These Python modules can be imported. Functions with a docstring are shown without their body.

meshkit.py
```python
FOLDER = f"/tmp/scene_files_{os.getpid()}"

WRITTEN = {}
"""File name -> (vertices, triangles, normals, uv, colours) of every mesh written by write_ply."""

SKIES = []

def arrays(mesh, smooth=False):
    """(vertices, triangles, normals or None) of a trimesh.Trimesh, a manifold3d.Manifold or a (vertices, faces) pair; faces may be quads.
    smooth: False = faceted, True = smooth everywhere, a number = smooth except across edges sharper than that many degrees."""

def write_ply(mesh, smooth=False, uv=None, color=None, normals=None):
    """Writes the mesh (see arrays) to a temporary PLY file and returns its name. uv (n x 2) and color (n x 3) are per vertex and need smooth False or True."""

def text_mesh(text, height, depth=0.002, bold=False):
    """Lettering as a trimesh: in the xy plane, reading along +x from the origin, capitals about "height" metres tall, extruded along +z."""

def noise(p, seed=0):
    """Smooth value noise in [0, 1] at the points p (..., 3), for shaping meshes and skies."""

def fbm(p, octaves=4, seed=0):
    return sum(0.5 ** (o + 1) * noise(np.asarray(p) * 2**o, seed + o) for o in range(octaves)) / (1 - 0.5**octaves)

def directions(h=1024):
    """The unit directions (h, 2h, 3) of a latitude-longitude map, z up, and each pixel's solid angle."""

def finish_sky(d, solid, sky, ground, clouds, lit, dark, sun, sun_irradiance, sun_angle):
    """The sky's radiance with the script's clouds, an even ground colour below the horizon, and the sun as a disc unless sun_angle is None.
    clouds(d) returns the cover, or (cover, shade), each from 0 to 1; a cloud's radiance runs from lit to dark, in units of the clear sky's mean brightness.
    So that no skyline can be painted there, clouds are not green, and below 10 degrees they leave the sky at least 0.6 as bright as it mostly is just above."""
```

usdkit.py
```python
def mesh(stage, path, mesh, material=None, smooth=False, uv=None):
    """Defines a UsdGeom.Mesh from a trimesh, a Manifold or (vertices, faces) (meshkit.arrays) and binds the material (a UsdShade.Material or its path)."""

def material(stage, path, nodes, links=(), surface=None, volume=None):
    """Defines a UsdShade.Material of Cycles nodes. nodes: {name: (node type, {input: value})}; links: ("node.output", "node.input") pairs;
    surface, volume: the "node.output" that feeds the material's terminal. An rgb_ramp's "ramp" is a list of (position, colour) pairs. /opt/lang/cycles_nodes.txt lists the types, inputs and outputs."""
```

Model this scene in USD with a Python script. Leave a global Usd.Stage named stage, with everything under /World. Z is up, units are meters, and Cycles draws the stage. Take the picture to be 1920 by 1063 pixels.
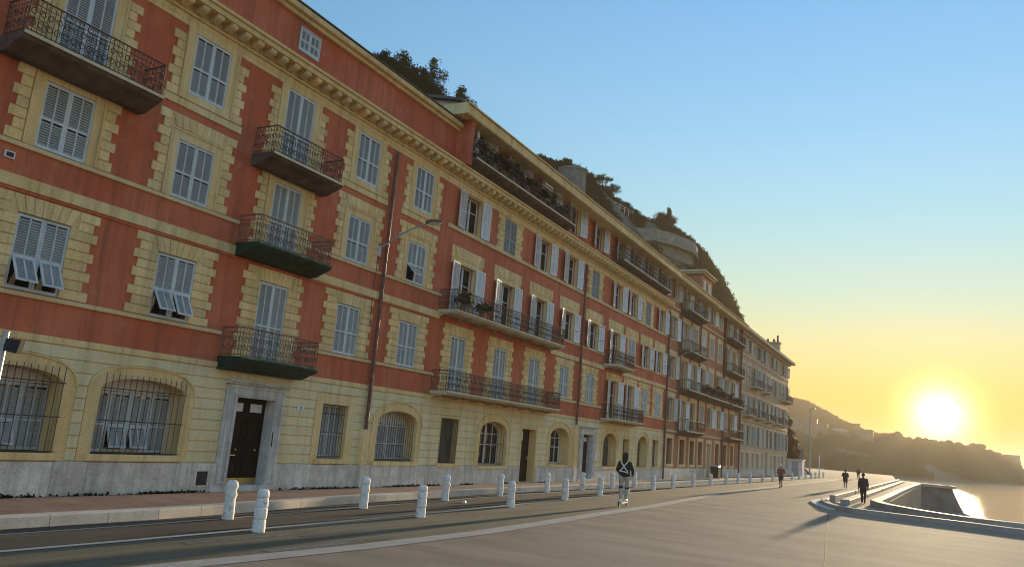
import math, random
import numpy as np, trimesh, manifold3d, usdkit, meshkit
from shapely.geometry import Polygon, box as sbox, LineString
from shapely.ops import unary_union
from pxr import Usd, UsdGeom, UsdLux, UsdShade, Sdf, Gf, Vt

rng = random.Random(7)
nrng = np.random.default_rng(7)
stage = Usd.Stage.CreateInMemory()
W = UsdGeom.Xform.Define(stage, '/World')
stage.SetDefaultPrim(W.GetPrim())

# ------------------------------------------------------------------ camera, sky, sun, exposure
YAW, PITCH, ROLL, FPX, EYE = -0.496384108, 0.189795063, 0.0851900921, 1475.0, 2.2
SUN_AZ, SUN_EL = math.radians(0.5), math.radians(3.5)
EXPOSURE, SKY_STRENGTH, SUN_INTENSITY = 2.5, 0.15, 0.5
SUN = np.array([math.sin(SUN_AZ) * math.cos(SUN_EL), math.cos(SUN_AZ) * math.cos(SUN_EL), math.sin(SUN_EL)])

cam = UsdGeom.Camera.Define(stage, '/World/camera')
_cy, _sy, _cp, _sp = math.cos(YAW), math.sin(YAW), math.cos(PITCH), math.sin(PITCH)
_f = np.array([_sy * _cp, _cy * _cp, _sp]); _r0 = np.array([_cy, -_sy, 0.0]); _u0 = np.cross(_r0, _f)
_r = math.cos(ROLL) * _r0 + math.sin(ROLL) * _u0
_u = -math.sin(ROLL) * _r0 + math.cos(ROLL) * _u0
cam.AddTransformOp().Set(Gf.Matrix4d(*map(float, (*_r, 0, *_u, 0, *(-_f), 0, 0, 0, EYE, 1))))
cam.CreateHorizontalApertureAttr(36.0)
cam.CreateFocalLengthAttr(36.0 * FPX / 1920)
cam.CreateExposureAttr(EXPOSURE)

sky_mat = usdkit.material(stage, '/World/Looks/sky', {
    "sky": ("sky_texture", {"sky_type": "single_scattering", "sun_disc": False, "sun_elevation": SUN_EL, "sun_rotation": SUN_AZ,
                            "aerosol_density": 0.02, "air_density": 2.45, "ozone_density": 5.5}),
    "geo": ("geometry", {}),
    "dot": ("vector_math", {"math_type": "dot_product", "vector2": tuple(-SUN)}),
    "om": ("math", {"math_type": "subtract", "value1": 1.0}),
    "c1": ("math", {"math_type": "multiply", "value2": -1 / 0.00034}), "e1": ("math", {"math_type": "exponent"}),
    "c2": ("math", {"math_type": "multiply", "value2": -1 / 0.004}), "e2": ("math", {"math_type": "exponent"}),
    "m1": ("mix", {"mix_type": "mix", "color1": (0, 0, 0), "color2": (7.0, 4.6, 1.8)}),  # lens bloom round the sun, painted into the sky colour
    "m2": ("mix", {"mix_type": "mix", "color1": (0, 0, 0), "color2": (0.18, 0.08, 0.008)}),  # wider, fainter halo of that bloom, also painted in
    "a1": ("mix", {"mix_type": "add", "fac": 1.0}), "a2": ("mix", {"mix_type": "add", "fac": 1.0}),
    "bg": ("background_shader", {"strength": SKY_STRENGTH})},
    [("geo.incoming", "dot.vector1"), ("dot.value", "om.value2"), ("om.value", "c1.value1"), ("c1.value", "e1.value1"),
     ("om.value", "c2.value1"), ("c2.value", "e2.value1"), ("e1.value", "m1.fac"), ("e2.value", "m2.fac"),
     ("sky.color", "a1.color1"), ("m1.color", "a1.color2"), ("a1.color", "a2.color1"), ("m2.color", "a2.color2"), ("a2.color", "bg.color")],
    surface="bg.background")
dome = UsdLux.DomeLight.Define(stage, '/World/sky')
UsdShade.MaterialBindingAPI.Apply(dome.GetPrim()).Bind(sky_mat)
sun = UsdLux.DistantLight.Define(stage, '/World/sun')
sun.CreateIntensityAttr(SUN_INTENSITY); sun.CreateNormalizeAttr(True); sun.CreateAngleAttr(0.8); sun.CreateColorAttr(Gf.Vec3f(1.0, 0.76, 0.46))
sun.AddTransformOp().Set(Gf.Matrix4d(Gf.Rotation(Gf.Vec3d(0, 0, 1), Gf.Vec3d(*map(float, SUN))), Gf.Vec3d(0, 0, 0)))

# ------------------------------------------------------------------ helpers
XF = -16.0                      # the plane of the facades; local coordinates (s along the street, z up, e out of the wall)
counts = {}


def numbered(parent, name):
    k = (parent, name); n = counts.get(k, 0); counts[k] = n + 1
    return name if n == 0 else '%s_%03d' % (name, n)


def P(parent):
    return str(parent.GetPath()) if hasattr(parent, 'GetPath') else (parent or '/World')


def tag(o, label=None, cat=None, group=None, kind=None):
    for k, v in (('label', label), ('category', cat), ('group', group), ('kind', kind)):
        if v:
            o.SetCustomDataByKey(k, v)
    return o


class MB:
    """Collects faces of one mesh."""
    def __init__(self):
        self.v, self.c, self.i, self.n = [], [], [], 0

    def add(self, v, faces):
        v = np.asarray(v, float)
        for f in faces:
            self.c.append(len(f)); self.i.extend(int(a) + self.n for a in f)
        self.v.append(v); self.n += len(v)
        return self

    def arr(self, v, f):
        f = np.asarray(f, int); self.v.append(np.asarray(v, float))
        self.c.extend([f.shape[1]] * len(f)); self.i.extend((f + self.n).ravel().tolist()); self.n += len(v)
        return self

    def tm(self, m):
        return self.arr(m.vertices, m.faces)

    def hexa(self, p):              # p: bottom 4 (counter-clockwise from above), top 4
        return self.add(p, [(3, 2, 1, 0), (4, 5, 6, 7), (0, 1, 5, 4), (1, 2, 6, 5), (2, 3, 7, 6), (3, 0, 4, 7)])

    def box(self, x0, x1, y0, y1, z0, z1):
        return self.hexa([(x0, y0, z0), (x1, y0, z0), (x1, y1, z0), (x0, y1, z0), (x0, y0, z1), (x1, y0, z1), (x1, y1, z1), (x0, y1, z1)])

    def fb(self, s0, s1, z0, z1, e0, e1):
        return self.box(XF + e0, XF + e1, s0, s1, z0, z1)

    def poly(self, pg, e0, e1):     # polygon in (s, z) given depth from e0 to e1
        for g in (getattr(pg, 'geoms', None) or [pg]):
            if g.area < 1e-5 or g.geom_type != 'Polygon':
                continue
            m = trimesh.creation.extrude_polygon(g, e1 - e0, engine='earcut')
            v = m.vertices
            self.arr(np.stack([XF + e0 + v[:, 2], v[:, 0], v[:, 1]], 1), m.faces)
        return self

    def block(self, pts, e0, e1, ch=0.014):   # polygon pts (s, z) counter-clockwise seen from the street side (+s right...), chamfered front
        pts = np.asarray(pts, float); n = len(pts); c = pts.mean(0)
        ins = []
        for k in range(n):
            a, b, d = pts[k - 1], pts[k], pts[(k + 1) % n]
            u1 = (a - b) / np.linalg.norm(a - b); u2 = (d - b) / np.linalg.norm(d - b)
            w = u1 + u2; w /= np.linalg.norm(w) + 1e-9
            sn = math.sqrt(max(1e-4, (1 - u1 @ u2) / 2)); ins.append(b + w * ch / sn)
        ins = np.array(ins); L = []
        for q, e in ((pts, e0), (pts, e1 - ch), (ins, e1)):
            L += [(XF + e, a, b) for a, b in q]
        f = [tuple(range(2 * n, 3 * n))]
        for r in (0, 1):
            for k in range(n):
                a, b = r * n + k, r * n + (k + 1) % n
                f.append((a, b, b + n, a + n))
        return self.add(L, f)

    def rblock(self, s0, s1, z0, z1, e0, e1, ch=0.014):
        return self.block([(s0, z0), (s1, z0), (s1, z1), (s0, z1)], e0, e1, ch)

    def tube(self, pts, r, sides=5, cap=True):
        p = np.asarray(pts, float)
        t = np.gradient(p, axis=0); t /= np.linalg.norm(t, axis=1, keepdims=True) + 1e-12
        a = np.cross(t, np.where(np.abs(t[:, 2:]) < .9, [[0, 0, 1.]], [[1., 0, 0]])); a /= np.linalg.norm(a, axis=1, keepdims=True) + 1e-12
        b = np.cross(t, a); ang = np.arange(sides) * 2 * np.pi / sides
        rr = np.broadcast_to(r, (len(p),))
        v = p[:, None] + rr[:, None, None] * (np.cos(ang)[None, :, None] * a[:, None] + np.sin(ang)[None, :, None] * b[:, None])
        f = []
        for i in range(len(p) - 1):
            for j in range(sides):
                k = (j + 1) % sides
                f.append((i * sides + j, i * sides + k, (i + 1) * sides + k, (i + 1) * sides + j))
        if cap:
            f.append(tuple(range(sides))[::-1]); f.append(tuple((len(p) - 1) * sides + j for j in range(sides)))
        return self.add(v.reshape(-1, 3), f)

    def empty(self):
        return self.n == 0

    def build(self, name, mat, parent=None, smooth=None, label=None):
        par = P(parent); path = par + '/' + numbered(par, name)
        if smooth is not None:
            v = np.vstack(self.v); tri = []; at = 0
            for c in self.c:
                q = self.i[at:at + c]; at += c
                for k in range(1, c - 1):
                    tri.append((q[0], q[k], q[k + 1]))
            prim = usdkit.mesh(stage, path, trimesh.Trimesh(v, np.array(tri), process=False), M[mat], smooth=smooth).GetPrim()
        else:
            g = UsdGeom.Mesh.Define(stage, path)
            g.CreatePointsAttr(Vt.Vec3fArray.FromNumpy(np.vstack(self.v).astype(np.float32)))
            g.CreateFaceVertexCountsAttr(Vt.IntArray.FromNumpy(np.array(self.c, np.int32)))
            g.CreateFaceVertexIndicesAttr(Vt.IntArray.FromNumpy(np.array(self.i, np.int32)))
            g.CreateSubdivisionSchemeAttr('none')
            prim = g.GetPrim(); UsdShade.MaterialBindingAPI.Apply(prim).Bind(M[mat])
        if label:
            prim.SetCustomDataByKey('label', label)
        return prim


def tmesh(name, tm, mat, parent=None, smooth=30):
    par = P(parent)
    return usdkit.mesh(stage, par + '/' + numbered(par, name), tm, M[mat], smooth=smooth).GetPrim()


def thing(name, label, cat, loc=(0, 0, 0), rz=0.0, group=None, scale=None):
    x = UsdGeom.Xform.Define(stage, '/World/' + numbered('/World', name))
    x.AddTranslateOp().Set(Gf.Vec3d(*map(float, loc)))
    x.AddRotateZOp().Set(float(rz))
    if scale:
        x.AddScaleOp().Set(Gf.Vec3f(*map(float, (scale if np.ndim(scale) else (scale,) * 3))))
    return tag(x.GetPrim(), label, cat, group)


def dup(src, name, label, cat, loc, rz=0.0, group=None, scale=None):
    o = thing(name, label, cat, loc, rz, group, scale)
    o.GetReferences().AddInternalReference(src.GetPath()); o.SetInstanceable(True)
    return o


# ------------------------------------------------------------------ materials
M = {}


def simple(name, col, rough=0.7, metal=0.0, **kw):
    M[name] = usdkit.material(stage, '/World/Looks/' + name, {"p": ("principled_bsdf", {"base_color": col, "roughness": rough, "metallic": metal, **kw})}, [], surface="p.BSDF")


def surf(name, c1, c2, scale=0.7, detail=6.0, streak=None, streak_amt=0.35, rough=0.85, bump=0.15, bscale=45.0, spots=None, spot_scale=5.0, spot_amt=0.5,
         rand=0.0, stretch=(1, 1, 1), spec=0.3, bdist=0.01, low=0.38, high=0.64, grain=0.22):
    """Two tones mixed by noise, optional streaks of dirt running down, spots of wear, grain as bump."""
    n = {"geo": ("geometry", {}), "map": ("mapping", {"scale": stretch}),
         "n1": ("noise_texture", {"scale": scale, "detail": detail, "roughness": 0.62}),
         "r1": ("map_range", {"from_min": low, "from_max": high}),
         "m1": ("mix", {"color1": c1, "color2": c2}),
         "nb": ("noise_texture", {"scale": bscale, "detail": 4.0, "roughness": 0.7}),
         "b": ("bump", {"strength": bump, "distance": bdist}),
         "p": ("principled_bsdf", {"roughness": rough, "specular_ior_level": spec})}
    l = [("geo.position", "map.vector"), ("map.vector", "n1.vector"), ("n1.fac", "r1.value"), ("r1.result", "m1.fac"), ("geo.position", "nb.vector"), ("nb.fac", "b.height"), ("b.normal", "p.normal")]
    out = "m1.color"
    if streak:
        n.update({"ms": ("mapping", {"scale": (2.2, 2.2, 0.16)}), "ns": ("noise_texture", {"scale": 1.6, "detail": 5.0, "roughness": 0.65}),
                  "rs": ("map_range", {"from_min": 0.48, "from_max": 0.72, "to_max": streak_amt}), "mm": ("mix", {"color2": streak}), "mt": ("mapping", {"scale": (7.0, 7.0, 0.22), "location": (3.1, 1.7, 0.4)}), "nt": ("noise_texture", {"scale": 1.5, "detail": 4.0, "roughness": 0.6}), "rt": ("map_range", {"from_min": 0.54, "from_max": 0.72, "to_max": streak_amt * 0.55}), "mu": ("mix", {"color2": streak})})
        l += [("geo.position", "ms.vector"), ("ms.vector", "ns.vector"), ("ns.fac", "rs.value"), ("rs.result", "mm.fac"), (out, "mm.color1"), ("geo.position", "mt.vector"), ("mt.vector", "nt.vector"), ("nt.fac", "rt.value"), ("rt.result", "mu.fac"), ("mm.color", "mu.color1")]; out = "mu.color"
    if spots:
        n.update({"np": ("noise_texture", {"scale": spot_scale, "detail": 7.0, "roughness": 0.7}), "rp": ("map_range", {"from_min": 0.56, "from_max": 0.7, "to_max": spot_amt}), "mp": ("mix", {"color2": spots})})
        l += [("geo.position", "np.vector"), ("np.fac", "rp.value"), ("rp.result", "mp.fac"), (out, "mp.color1")]; out = "mp.color"
    if grain:
        n.update({"rg": ("map_range", {"from_min": 0.3, "from_max": 0.7, "to_min": 1 - grain, "to_max": 1 + grain}), "hg": ("hsv", {})})
        l += [("nb.fac", "rg.value"), ("rg.result", "hg.value"), (out, "hg.color")]; out = "hg.color"
    if rand:
        n.update({"oi": ("object_info", {}), "rr": ("map_range", {"to_min": 1 - rand, "to_max": 1 + rand}), "hv": ("hsv", {})})
        l += [("oi.random", "rr.value"), ("rr.result", "hv.value"), (out, "hv.color")]; out = "hv.color"
    l.append((out, "p.base_color"))
    M[name] = usdkit.material(stage, '/World/Looks/' + name, n, l, surface="p.BSDF")


surf('red_stucco', (0.57, 0.135, 0.058), (0.68, 0.20, 0.098), 0.45, streak=(0.30, 0.085, 0.05), streak_amt=0.6, bump=0.25, bscale=38, spots=(0.66, 0.27, 0.16), spot_scale=1.6, spot_amt=0.45)
surf('orange_stucco', (0.46, 0.17, 0.085), (0.54, 0.22, 0.115), 0.5, streak=(0.33, 0.14, 0.08), streak_amt=0.4)
surf('yellow_stucco', (0.84, 0.57, 0.235), (0.90, 0.67, 0.34), 0.6, streak=(0.42, 0.29, 0.13), streak_amt=0.6, bump=0.2, bscale=38, spots=(0.52, 0.37, 0.17), spot_scale=2.2, spot_amt=0.45)
surf('yellow_block', (0.84, 0.57, 0.235), (0.90, 0.67, 0.34), 0.9, streak=(0.44, 0.30, 0.13), streak_amt=0.55, bump=0.3, bscale=38, rand=0.13, spots=(0.52, 0.37, 0.17), spot_scale=4, spot_amt=0.25)
surf('pale_yellow', (0.72, 0.53, 0.27), (0.78, 0.59, 0.32), 0.7, streak=(0.45, 0.36, 0.2), streak_amt=0.35, rand=0.04)
surf('yellow_course', (0.82, 0.66, 0.36), (0.89, 0.75, 0.46), 0.5, streak=(0.45, 0.35, 0.16), streak_amt=0.45, bump=0.25, bscale=50, rand=0.05, spots=(0.55, 0.42, 0.22), spot_scale=2.2, spot_amt=0.3)
surf('plinth_stone', (0.62, 0.54, 0.44), (0.84, 0.75, 0.64), 1.6, streak=(0.24, 0.21, 0.18), streak_amt=0.5, bump=0.5, bscale=25, rand=0.06, spots=(0.30, 0.25, 0.22), spot_scale=3, spot_amt=0.45, bdist=0.02)
surf('marble', (0.52, 0.48, 0.43), (0.74, 0.69, 0.62), 2.2, streak=(0.25, 0.24, 0.22), streak_amt=0.65, bump=0.1, rough=0.6)
surf('beige_stucco', (0.52, 0.34, 0.20), (0.60, 0.41, 0.26), 0.5, streak=(0.33, 0.26, 0.2), streak_amt=0.4)
surf('cream_stucco', (0.66, 0.51, 0.33), (0.72, 0.57, 0.39), 0.5, streak=(0.42, 0.36, 0.27), streak_amt=0.35)
surf('shutter_blue', (0.60, 0.63, 0.62), (0.70, 0.73, 0.72), 2.5, rough=0.55, bump=0.03, rand=0.06, streak=(0.36, 0.38, 0.38), streak_amt=0.3)
surf('louvre_shade_grey', (0.40, 0.41, 0.39), (0.48, 0.49, 0.46), 2.5, rough=0.6, bump=0.03, rand=0.08)  # frame paint made darker: shading between the slats put into the colour
surf('shutter_white', (0.64, 0.62, 0.58), (0.74, 0.72, 0.68), 2.5, rough=0.55, bump=0.03, rand=0.07, streak=(0.45, 0.44, 0.42), streak_amt=0.3)
surf('shutter_dull', (0.40, 0.38, 0.33), (0.50, 0.475, 0.42), 2.5, rough=0.6, bump=0.03, rand=0.12)
surf('shutter_dark', (0.10, 0.105, 0.085), (0.15, 0.155, 0.13), 2.5, rough=0.6, bump=0.03, rand=0.1)
surf('shutter_grey', (0.30, 0.32, 0.31), (0.38, 0.40, 0.39), 2.5, rough=0.6, bump=0.03, rand=0.1)
simple('white_sash', (0.66, 0.67, 0.66), 0.5)
simple('interior', (0.02, 0.02, 0.022), 0.9)
surf('curtain', (0.55, 0.53, 0.5), (0.72, 0.70, 0.66), 1.5, stretch=(1, 9, 0.3), bump=0.0, rough=0.9)
surf('iron', (0.055, 0.04, 0.032), (0.12, 0.07, 0.045), 8, rough=0.6, bump=0.1)
surf('rusty_iron', (0.13, 0.078, 0.05), (0.26, 0.15, 0.09), 7, rough=0.7, bump=0.2)
surf('dark_slab', (0.10, 0.07, 0.055), (0.17, 0.12, 0.09), 2, streak=(0.05, 0.035, 0.03), streak_amt=0.5)
surf('green_slab', (0.006, 0.022, 0.014), (0.016, 0.05, 0.033), 4, rough=0.6)
surf('pale_slab', (0.58, 0.50, 0.33), (0.66, 0.58, 0.41), 1.5, streak=(0.40, 0.33, 0.2), streak_amt=0.4)
surf('brown_wood', (0.010, 0.007, 0.006), (0.020, 0.012, 0.010), 3, stretch=(8, 8, 0.6), rough=0.6, bump=0.1, spec=0.15)
surf('green_edge', (0.03, 0.10, 0.065), (0.22, 0.30, 0.22), 3.5, low=.5, high=.7)
simple('brass', (0.45, 0.34, 0.12), 0.4, 0.7)
surf('pipe_brown', (0.14, 0.06, 0.045), (0.20, 0.09, 0.065), 3, rough=0.5, bump=0.05)
surf('roof_dark', (0.10, 0.09, 0.09), (0.16, 0.14, 0.13), 1.5)
surf('roof_tile', (0.30, 0.13, 0.08), (0.40, 0.19, 0.12), 1.2)
simple('white_plate', (0.75, 0.74, 0.70), 0.4)
simple('ink', (0.05, 0.05, 0.08), 0.5)
simple('grey_metal', (0.42, 0.42, 0.42), 0.4, 0.6)
simple('black_plastic', (0.012, 0.012, 0.013), 0.5)
simple('lamp_glass', (0.6, 0.58, 0.5), 0.25)
surf('bollard_paint', (0.76, 0.68, 0.58), (0.88, 0.81, 0.72), 6, rough=0.75, bump=0.5, bscale=30, spots=(0.20, 0.165, 0.135), spot_scale=7, spot_amt=0.9, rand=0.07, bdist=0.02, streak=(0.45, 0.43, 0.4), streak_amt=0.3)
surf('kerb_stone', (0.64, 0.54, 0.42), (0.78, 0.67, 0.53), 2.5, bump=0.4, bscale=40, rand=0.07, spots=(0.3, 0.27, 0.24), spot_scale=5, spot_amt=0.4)
surf('pavement', (0.27, 0.155, 0.10), (0.37, 0.225, 0.155), 1.2, bump=0.5, bscale=80, spots=(0.12, 0.08, 0.06), spot_scale=2, spot_amt=0.5, rough=0.9)
surf('lane_asphalt', (0.085, 0.066, 0.048), (0.125, 0.10, 0.075), 0.8, bump=0.6, bscale=55, grain=.35, spots=(0.11, 0.10, 0.08), spot_scale=90, spot_amt=0.5, rough=0.9, spec=0.2, stretch=(2.5, 0.35, 1))
surf('olive_asphalt', (0.15, 0.122, 0.072), (0.215, 0.178, 0.112), 1.0, bump=0.6, bscale=55, grain=.35, spots=(0.17, 0.155, 0.11), spot_scale=90, spot_amt=0.5, rough=0.88, spec=0.25, stretch=(3.0, 0.25, 1), streak=None)
surf('plaza', (0.30, 0.225, 0.157), (0.41, 0.31, 0.22), 0.45, detail=8, bump=0.6, bscale=40, spots=(0.19, 0.14, 0.10), spot_scale=0.5, spot_amt=0.6, grain=.4, rough=0.92, spec=0.08, stretch=(0.5, 1.6, 1), bdist=0.02)
surf('plaza_patch', (0.20, 0.148, 0.10), (0.28, 0.21, 0.147), 0.9, bump=0.6, bscale=40, grain=.4, rough=0.92, spec=0.08)
surf('pale_band', (0.46, 0.385, 0.30), (0.56, 0.48, 0.39), 2, bump=0.4, bscale=60, spots=(0.25, 0.22, 0.19), spot_scale=4, spot_amt=0.5)
surf('joint_dark', (0.035, 0.03, 0.026), (0.06, 0.05, 0.042), 3)
surf('concrete', (0.33, 0.26, 0.20), (0.45, 0.37, 0.29), 0.9, bump=0.35, bscale=35, spots=(0.27, 0.23, 0.19), spot_scale=2, spot_amt=0.45, rough=0.75, spec=0.3)
surf('seawall_stone', (0.13, 0.11, 0.09), (0.22, 0.19, 0.16), 0.5, bump=0.8, bscale=2.5, bdist=0.3, spots=(0.08, 0.07, 0.06), spot_scale=0.9, spot_amt=0.6)
surf('rock', (0.08, 0.07, 0.055), (0.19, 0.165, 0.135), 0.15, detail=8, bump=0.9, bscale=0.8, bdist=0.6, streak=(0.10, 0.09, 0.075), streak_amt=0.6)
surf('hill_ground', (0.04, 0.042, 0.018), (0.10, 0.09, 0.045), 0.12, detail=8, bump=0.7, bscale=1.2, bdist=0.4)
surf('far_hill', (0.03, 0.034, 0.016), (0.06, 0.056, 0.03), 0.012, detail=10, bump=0.8, bscale=0.06, bdist=6)
surf('old_stone', (0.15, 0.135, 0.10), (0.24, 0.215, 0.165), 0.8, bump=0.7, bscale=4, bdist=0.1, streak=(0.18, 0.15, 0.12), streak_amt=0.5)
surf('far_wall', (0.12, 0.10, 0.075), (0.16, 0.135, 0.10), 0.2)
simple('far_window', (0.06, 0.05, 0.04), 0.6)
surf('bark', (0.06, 0.045, 0.032), (0.12, 0.09, 0.07), 5, stretch=(1, 1, .2))


def paint(name, c, under, scale=14.0, wear=0.5):
    M[name] = usdkit.material(stage, '/World/Looks/' + name, {
        "geo": ("geometry", {}), "n": ("noise_texture", {"scale": scale, "detail": 7.0, "roughness": 0.75}), "n2": ("noise_texture", {"scale": 0.8, "detail": 3.0}),
        "ad": ("math", {"math_type": "multiply_add", "value2": 0.6}), "r": ("map_range", {"from_min": wear, "from_max": wear + 0.12}), "m": ("mix", {"color1": c, "color2": under}),
        "p": ("principled_bsdf", {"roughness": 0.7})},
        [("geo.position", "n.vector"), ("geo.position", "n2.vector"), ("n2.fac", "ad.value1"), ("n.fac", "ad.value3"), ("ad.value", "r.value"), ("r.result", "m.fac"), ("m.color", "p.base_color")], surface="p.BSDF")


paint('lane_paint', (0.66, 0.57, 0.44), (0.10, 0.085, 0.065), 18, 0.9)
paint('worn_paint', (0.24, 0.23, 0.2), (0.09, 0.082, 0.06), 14, 0.72)

M['glass'] = usdkit.material(stage, '/World/Looks/glass', {
    "fr": ("fresnel", {"IOR": 1.5}), "t": ("transparent_bsdf", {"color": (0.85, 0.88, 0.87)}), "g": ("glossy_bsdf", {"color": (0.95, 0.95, 0.95), "roughness": 0.03}), "m": ("mix_closure", {})},
    [("fr.fac", "m.fac"), ("t.BSDF", "m.closure1"), ("g.BSDF", "m.closure2")], surface="m.closure")


def leafmat(name, c1, c2, trans=0.35):
    M[name] = usdkit.material(stage, '/World/Looks/' + name, {
        "geo": ("geometry", {}), "oi": ("object_info", {}), "mx": ("mix", {"color1": c1, "color2": c2}), "hv": ("hsv", {}), "rr": ("map_range", {"to_min": 0.7, "to_max": 1.3}),
        "d": ("diffuse_bsdf", {}), "t": ("translucent_bsdf", {}), "ms": ("mix_closure", {"fac": trans})},
        [("geo.random_per_island", "mx.fac"), ("oi.random", "rr.value"), ("rr.result", "hv.value"), ("mx.color", "hv.color"), ("hv.color", "d.color"), ("hv.color", "t.color"), ("d.BSDF", "ms.closure1"), ("t.BSDF", "ms.closure2")], surface="ms.closure")


leafmat('leaf_dark', (0.022, 0.034, 0.012), (0.06, 0.075, 0.028))
leafmat('leaf_olive', (0.05, 0.058, 0.02), (0.12, 0.115, 0.045))
leafmat('leaf_far', (0.03, 0.038, 0.016), (0.07, 0.075, 0.035))
leafmat('leaf_pot', (0.015, 0.025, 0.012), (0.05, 0.065, 0.03), 0.2)

M['sea'] = usdkit.material(stage, '/World/Looks/sea', {
    "geo": ("geometry", {}), "mp": ("mapping", {"scale": (1.0, 0.55, 1)}), "n1": ("noise_texture", {"scale": 0.35, "detail": 5.0, "roughness": 0.6}), "n2": ("noise_texture", {"scale": 1.9, "detail": 4.0, "roughness": 0.6}),
    "b1": ("bump", {"strength": 0.6, "distance": 0.7}), "b2": ("bump", {"strength": 0.6, "distance": 0.14}),
    "p": ("principled_bsdf", {"base_color": (0.085, 0.085, 0.085), "specular_ior_level": 0.12, "roughness": 0.08, "ior": 1.33})},
    [("geo.position", "mp.vector"), ("mp.vector", "n1.vector"), ("mp.vector", "n2.vector"), ("n1.fac", "b1.height"), ("n2.fac", "b2.height"), ("b1.normal", "b2.normal"), ("b2.normal", "p.normal")], surface="p.BSDF")
M['haze'] = usdkit.material(stage, '/World/Looks/haze', {"v": ("principled_volume", {"color": (1.0, 0.89, 0.70), "density": 0.00022, "anisotropy": 0.35})}, [], volume="v.volume")

tag(dome.GetPrim(), kind='structure')
# ------------------------------------------------------------------ ground, road, lanes, pavement, sea
def sheet(name, pg, z, mat, kind='structure', skirt=None):
    b = MB()
    for g in (getattr(pg, 'geoms', None) or [pg]):
        v, f = trimesh.creation.triangulate_polygon(g, engine='earcut')
        b.arr(np.c_[v, np.full(len(v), z)], f)
        if skirt is not None:
            for ring in [g.exterior, *g.interiors]:
                c = list(ring.coords)
                for (x0, y0), (x1, y1) in zip(c[:-1], c[1:]):
                    b.add([(x0, y0, z), (x1, y1, z), (x1, y1, skirt), (x0, y0, skirt)], [(0, 3, 2, 1)])
    return tag(b.build(name, mat), kind=kind)


def interp(tab, s):
    return float(np.interp(s, [t[0] for t in tab], [t[1] for t in tab]))


def smooth_line(pts, n=8):
    """Catmull-Rom through the points."""
    p = np.asarray(pts, float); p = np.vstack([2 * p[0] - p[1], p, 2 * p[-1] - p[-2]]); out = []
    for i in range(1, len(p) - 2):
        for t in np.linspace(0, 1, n, endpoint=False):
            a, b, c, d = p[i - 1:i + 3]
            out.append(0.5 * (2 * b + (c - a) * t + (2 * a - 5 * b + 4 * c - d) * t * t + (3 * b - a - 3 * c + d) * t ** 3))
    out.append(p[-2]); return np.array(out)


KERB = [(-2, -13.42), (8, -13.43), (11, -13.46), (13.9, -13.68), (16.6, -14.0), (20.7, -14.22), (25, -14.40), (30, -14.52), (36, -14.52), (44, -14.44), (55, -14.36), (72, -14.2), (100, -14.15), (130, -14.15)]
LINE1 = [(-2, -12.95), (10, -12.98), (13.4, -13.13), (17, -13.42), (20.8, -13.62), (23.8, -13.82), (30, -14.1), (44, -14.15)]
LINE2 = [(-2, -11.60), (9, -11.55), (14, -11.66), (20, -11.8), (25, -12.06), (28, -12.2), (36, -12.6), (45, -12.93), (55, -13.18), (65, -13.3), (80, -13.4), (125, -13.6)]
BAND = [(-2, -9.85), (8, -9.70), (12, -9.35), (16, -9.22), (20, -9.33), (24, -9.52), (30, -9.65), (39, -10.2), (46, -10.8), (55, -10.9), (69, -11.1), (120, -11.6)]
S = np.r_[np.arange(-2, 60, 1.0), np.arange(60, 126, 3.0)]


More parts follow.
